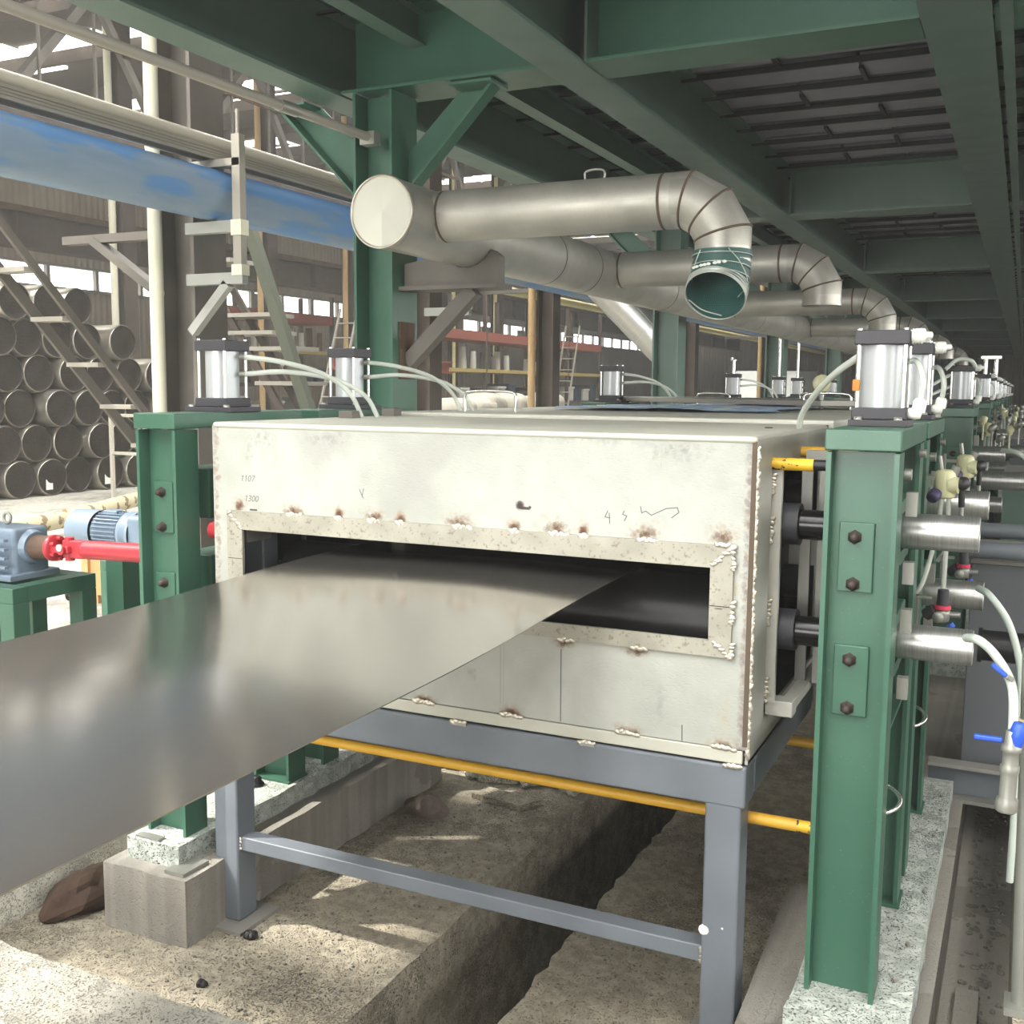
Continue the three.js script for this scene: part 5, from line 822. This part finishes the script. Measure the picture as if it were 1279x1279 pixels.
// ---------------------------------------------------------------- valves, hoses and pipes on the hose side
{
  const H = (label, pts, r = 0.011, mat = M.hoseMilk) => solo('water_hose', label, 'hose', hose(pts, r, 60, 10), mat, pts[pts.length - 1]);
  H('pale hose bending down from the first lower sleeve to the drain pipe', [[-0.095, 1.2, -2.8], [-0.065, 1.208, -2.75], [-0.033, 1.182, -2.75], [0.009, 1.118, -2.74], [0.02, 1.042, -2.66], [0.017, 0.96, -2.6]]);
  H('pale hose bending down from the second lower sleeve behind the drain pipe', [[-0.095, 1.19, -3.6], [-0.058, 1.185, -3.5], [-0.008, 1.116, -3.5], [0.029, 1.009, -3.5], [0.04, 0.936, -3.5], [0.045, 0.7, -3.5], [0.045, 0.3, -3.5]]);
  H('pale hose drooping from the third upper sleeve', [[-0.1, 1.47, -6.75], [-0.02, 1.46, -6.7], [0.08, 1.38, -6.7], [0.15, 1.3, -6.7]], 0.014);
  const d = thing('drain_pipe', 'grey drain pipe with blue handled valve hanging at the hose end', 'drain pipe', [0.017, 0.85, -2.6]);
  add(d, 'pipe', lathe([[0.001, 0.012], [0.02, 0.0], [0.024, 0.004], [0.024, 0.03], [0.018, 0.034], [0.018, 0.09], [0.021, 0.094], [0.021, 0.108], [0.017, 0.112], [0.017, 0.14], [0.022, 0.143], [0.022, 0.155], [0.016, 0.16], [0.014, 0.19], [0.001, 0.19]], V(0.016, 0.85, -2.6), V(0.02, 1, 0).normalize(), 24), M.zinc);
  add(d, 'valve_handle', [bar(V(-0.06, 1.016, -2.6), V(0.0, 1.016, -2.6), 0.014, 0.012, 0.004)], M.blueHandle); add(d, 'valve_cap', lathe([[0.013, 0], [0.02, 0.03], [0.015, 0.06], [0.001, 0.06]], V(0.026, 1.0, -2.6), V(0.15, 1, 0).normalize(), 16), M.blueHandle);
  const up = thing('riser_pipe', 'pale vertical riser pipe at the picture edge beside the hoses', 'pipe', [0.075, 0.3, -2.75]); add(up, 'tube', cyl(V(0.075, 0.32, -2.75), V(0.05, 1.2, -2.75), 0.02, 0.02, 20), M.zinc); add(up, 'collar', cyl(V(0.056, 1.0, -2.75), V(0.055, 1.03, -2.75), 0.026, 0.026, 20), M.cream); add(up, 'foot', B(0.04, 0.11, 0.3, 0.32, -2.79, -2.71), M.zinc);
  const bh = thing('blue_valve', 'blue lever valve on the second hose', 'valve', [-0.01, 1.12, -2.9]); add(bh, 'lever', bar(V(-0.033, 1.16, -2.72), V(0.0, 1.135, -2.72), 0.014, 0.011, 0.004), M.blueHandle); add(bh, 'body', bar(V(-0.002, 1.136, -2.72), V(0.014, 1.125, -2.73), 0.012, 0.012, 0.003), M.zinc);
  // pressure regulators, filters and clamps on the stands
  const regulator = (x, y, z, label) => {
    const t = thing('pressure_regulator', label, 'regulator', [x, y, z]);
    add(t, 'body', [lathe([[0.001, 0.05], [0.022, 0.05], [0.03, 0.04], [0.032, 0], [0.03, -0.03], [0.02, -0.036], [0.001, -0.036]], V(x, y, z), V(0, 1, 0), 20), cyl(V(x + 0.012, y + 0.005, z + 0.01), V(x + 0.038, y + 0.005, z + 0.015), 0.026, 0.024)], M.cream);
    add(t, 'knob', lathe([[0.001, 0.03], [0.016, 0.03], [0.019, 0.02], [0.019, 0]], V(x - 0.022, y - 0.02, z + 0.02), V(-0.4, -0.5, 0.76).normalize(), 16), M.purple);
    add(t, 'gauge', [lathe([[0.001, 0.014], [0.019, 0.014], [0.021, 0]], V(x + 0.045, y + 0.01, z), V(0.6, 0.2, 0.75).normalize(), 18), cyl(V(x + 0.046, y - 0.01, z), V(x + 0.048, y - 0.06, z), 0.009)], M.blackSteel);
    adds(t, 'nipple', [cyl(V(x - 0.012, y + 0.04, z), V(x - 0.02, y + 0.09, z), 0.007), cyl(V(x + 0.048, y - 0.06, z), V(x + 0.05, y - 0.11, z), 0.006), cyl(V(x + 0.02, y + 0.035, z), V(x + 0.03, y + 0.06, z), 0.013)], M.zinc);
    adds(t, 'outlet_tube', [hose([[x - 0.008, y - 0.03, z], [x - 0.012, y - 0.1, z], [x - 0.03, y - 0.22, z + 0.01], [x - 0.05, y - 0.3, z + 0.05], [x - 0.075, y - 0.34, z + 0.06]], 0.007, 30, 8), hose([[x + 0.012, y - 0.03, z], [x + 0.012, y - 0.2, z], [x + 0.01, y - 0.36, z]], 0.007, 30, 8)], M.hose);
    add(t, 'bracket', [B(x - 0.07, x - 0.02, y + 0.02, y + 0.03, z - 0.012, z + 0.012), B(x - 0.075, x - 0.068, y - 0.08, y + 0.05, z - 0.02, z + 0.02)], M.zinc);
    return t;
  };
  regulator(-0.198, 1.52, -3.42, 'cream pressure regulator with purple knob beside the first upper sleeve');
  regulator(-0.178, 1.525, -4.2, 'cream pressure regulator with dark gauge beside the second upper sleeve');
  regulator(-0.2, 1.56, -7.4, 'cream pressure regulator beside the third green stand'); regulator(-0.16, 1.6, -10.6, 'small cream pressure regulator far along the sleeves');
  const filter = (x, y, z, label) => {
    const t = thing('water_filter', label, 'filter', [x, y, z]);
    add(t, 'cup', cyl(V(x, y, z), V(x, y + 0.05, z), 0.018, 0.015, 20), M.black); add(t, 'ring', cyl(V(x, y - 0.008, z), V(x, y + 0.004, z), 0.024, 0.024, 20), M.pinkRing);
    add(t, 'body', [lathe([[0.001, 0], [0.02, 0], [0.024, -0.012], [0.02, -0.035], [0.01, -0.04], [0.001, -0.04]], V(x, y - 0.008, z), V(0, 1, 0), 18), cyl(V(x - 0.03, y - 0.026, z), V(x + 0.05, y - 0.022, z), 0.009), lathe([[0.001, 0.012], [0.016, 0.01], [0.016, 0]], V(x - 0.01, y - 0.03, z + 0.02), V(0, 0, 1), 14)], M.zinc);
    add(t, 'knob', cyl(V(x - 0.045, y - 0.03, z), V(x - 0.02, y - 0.01, z + 0.01), 0.018), M.black); add(t, 'hand_wheel', cyl(V(x + 0.022, y - 0.05, z + 0.01), V(x + 0.03, y - 0.06, z + 0.01), 0.011), M.blueHandle);
    add(t, 'bracket', [B(x - 0.075, x - 0.03, y + 0.02, y + 0.028, z - 0.01, z + 0.01), B(x - 0.075, x - 0.067, y - 0.09, y + 0.028, z - 0.02, z + 0.02)], M.zinc);
  };
  filter(-0.183, 1.17, -3.35, 'water filter with pink ring above the first lower sleeve'); filter(-0.163, 1.185, -4.1, 'water filter with pink ring above the second lower sleeve');
  // metal sleeves, dark pipes, channels and boxes in the gloom beyond
  const pipe = (label, a, b, r, mat) => { const t = thing('cross_pipe', label, 'pipe', a); add(t, 'tube', cyl(V(...a), V(...b), r, r, 24), mat); add(t, 'end_collar', cyl(V(...a), V(a[0] + 0.012, a[1], a[2]), r * 1.12, r * 1.12, 24), mat); };
  pipe('grey horizontal pipe behind the first upper sleeve', [-0.16, 1.19, -4.5], [1.2, 1.19, -4.5], 0.034, M.greyPaint);
  pipe('grey horizontal pipe below the second upper sleeve', [-0.16, 1.15, -5.5], [1.2, 1.15, -5.5], 0.036, M.greyPaint);
  pipe('thick dark grey shaft cover behind the lower hose', [-0.09, 0.985, -3.72], [0.045, 0.985, -3.72], 0.05, M.blackSteel);
  const box = (label, e, mat) => { const t = thing('machine_box', label, 'machine box', [e[0], e[2], e[5]]); add(t, 'case', B(...e, 0.006), mat); add(t, 'cover', B(e[0] - 0.004, e[1] + 0.004, e[3], e[3] + 0.012, e[4] - 0.01, e[5] + 0.01), M.sheetGrey); };
  box('dark grey machine box behind the second lower sleeve', [-0.15, 0.7, 0.3, 1.13, -5.2, -4.55], M.machine); box('low dark steel box behind the channel beam', [-0.1, 0.8, 0.3, 0.75, -7, -6], M.machine); box('grey machine box far along the sleeves', [-0.1, 0.8, 0.3, 1.2, -9.6, -8.2], M.greenLifted); box('dim grey machine box at the line end', [-0.1, 0.9, 0.3, 1.35, -15, -11.5], M.machine);
  const ch = thing('channel_beam', 'bluish grey channel beam bridging the hose-side trench', 'beam', [-0.1, 0.2, -4.4]); add(ch, 'web', B(-0.26, 0.3, 0.225, 0.345, -4.43, -4.42), M.greyPaint); adds(ch, 'flange', [B(-0.26, 0.3, 0.345, 0.36, -4.43, -4.36), B(-0.26, 0.3, 0.21, 0.225, -4.43, -4.36)], M.sheetGrey); add(ch, 'end_foot', [B(0.2, 0.3, 0.3, 0.345, -4.55, -4.43)], M.greyPaint);
  solo('trench_plank', 'weathered plank lying in the hose-side trench', 'plank', B(-0.085, -0.02, 0, 0.03, -3.3, -2.2, 0.004), M.castWall, [-0.05, 0, -2.7]);
  // tangle of fittings on the far sleeves
  for (let i = 2; i < 7; i++) { const z = SZ[i], t = thing('valve_cluster', `${NTH[i]} cluster of small steel valves above the sleeves on the hose side`, 'valves', [-0.15, 1.55, z - 0.4]); for (let k = 0; k < 6; k++) { const p = V(-0.22 + k * 0.05, 1.5 + rr(0, 0.14), z - 0.4 + rr(-0.1, 0.1)); add(t, 'valve', [lathe([[0.001, 0.03], [0.018, 0.026], [0.022, 0], [0.014, -0.03], [0.001, -0.03]], p, V(rr(-1, 1), 1, rr(-1, 1)).normalize(), 12), cyl(p, p.clone().add(V(0, -0.12, 0)), 0.006)], k % 3 ? M.zinc : M.cream); } }
  // stainless pipes lying across further on, one per far stand
  for (let i = 2; i < 6; i++) solo('long_sleeve', `long polished cross tube beside the ${NTH[i]} hose-side stand`, 'tube', lathe([[0.001, 0], [0.05, 0], [0.053, 0.01], [0.053, 0.5], [0.045, 0.51], [0.001, 0.51]], V(-0.24, 1.3, SZ[i] + 0.18), V(1, 0, 0), 28), M.chrome, [-0.24, 1.3, SZ[i] + 0.18]);
  // person far off between the columns
}
scene.fog = new THREE.FogExp2(new THREE.Color(0.9, 0.89, 0.86), 0.0045);      // dusty factory air
renderer.render(scene, camera);
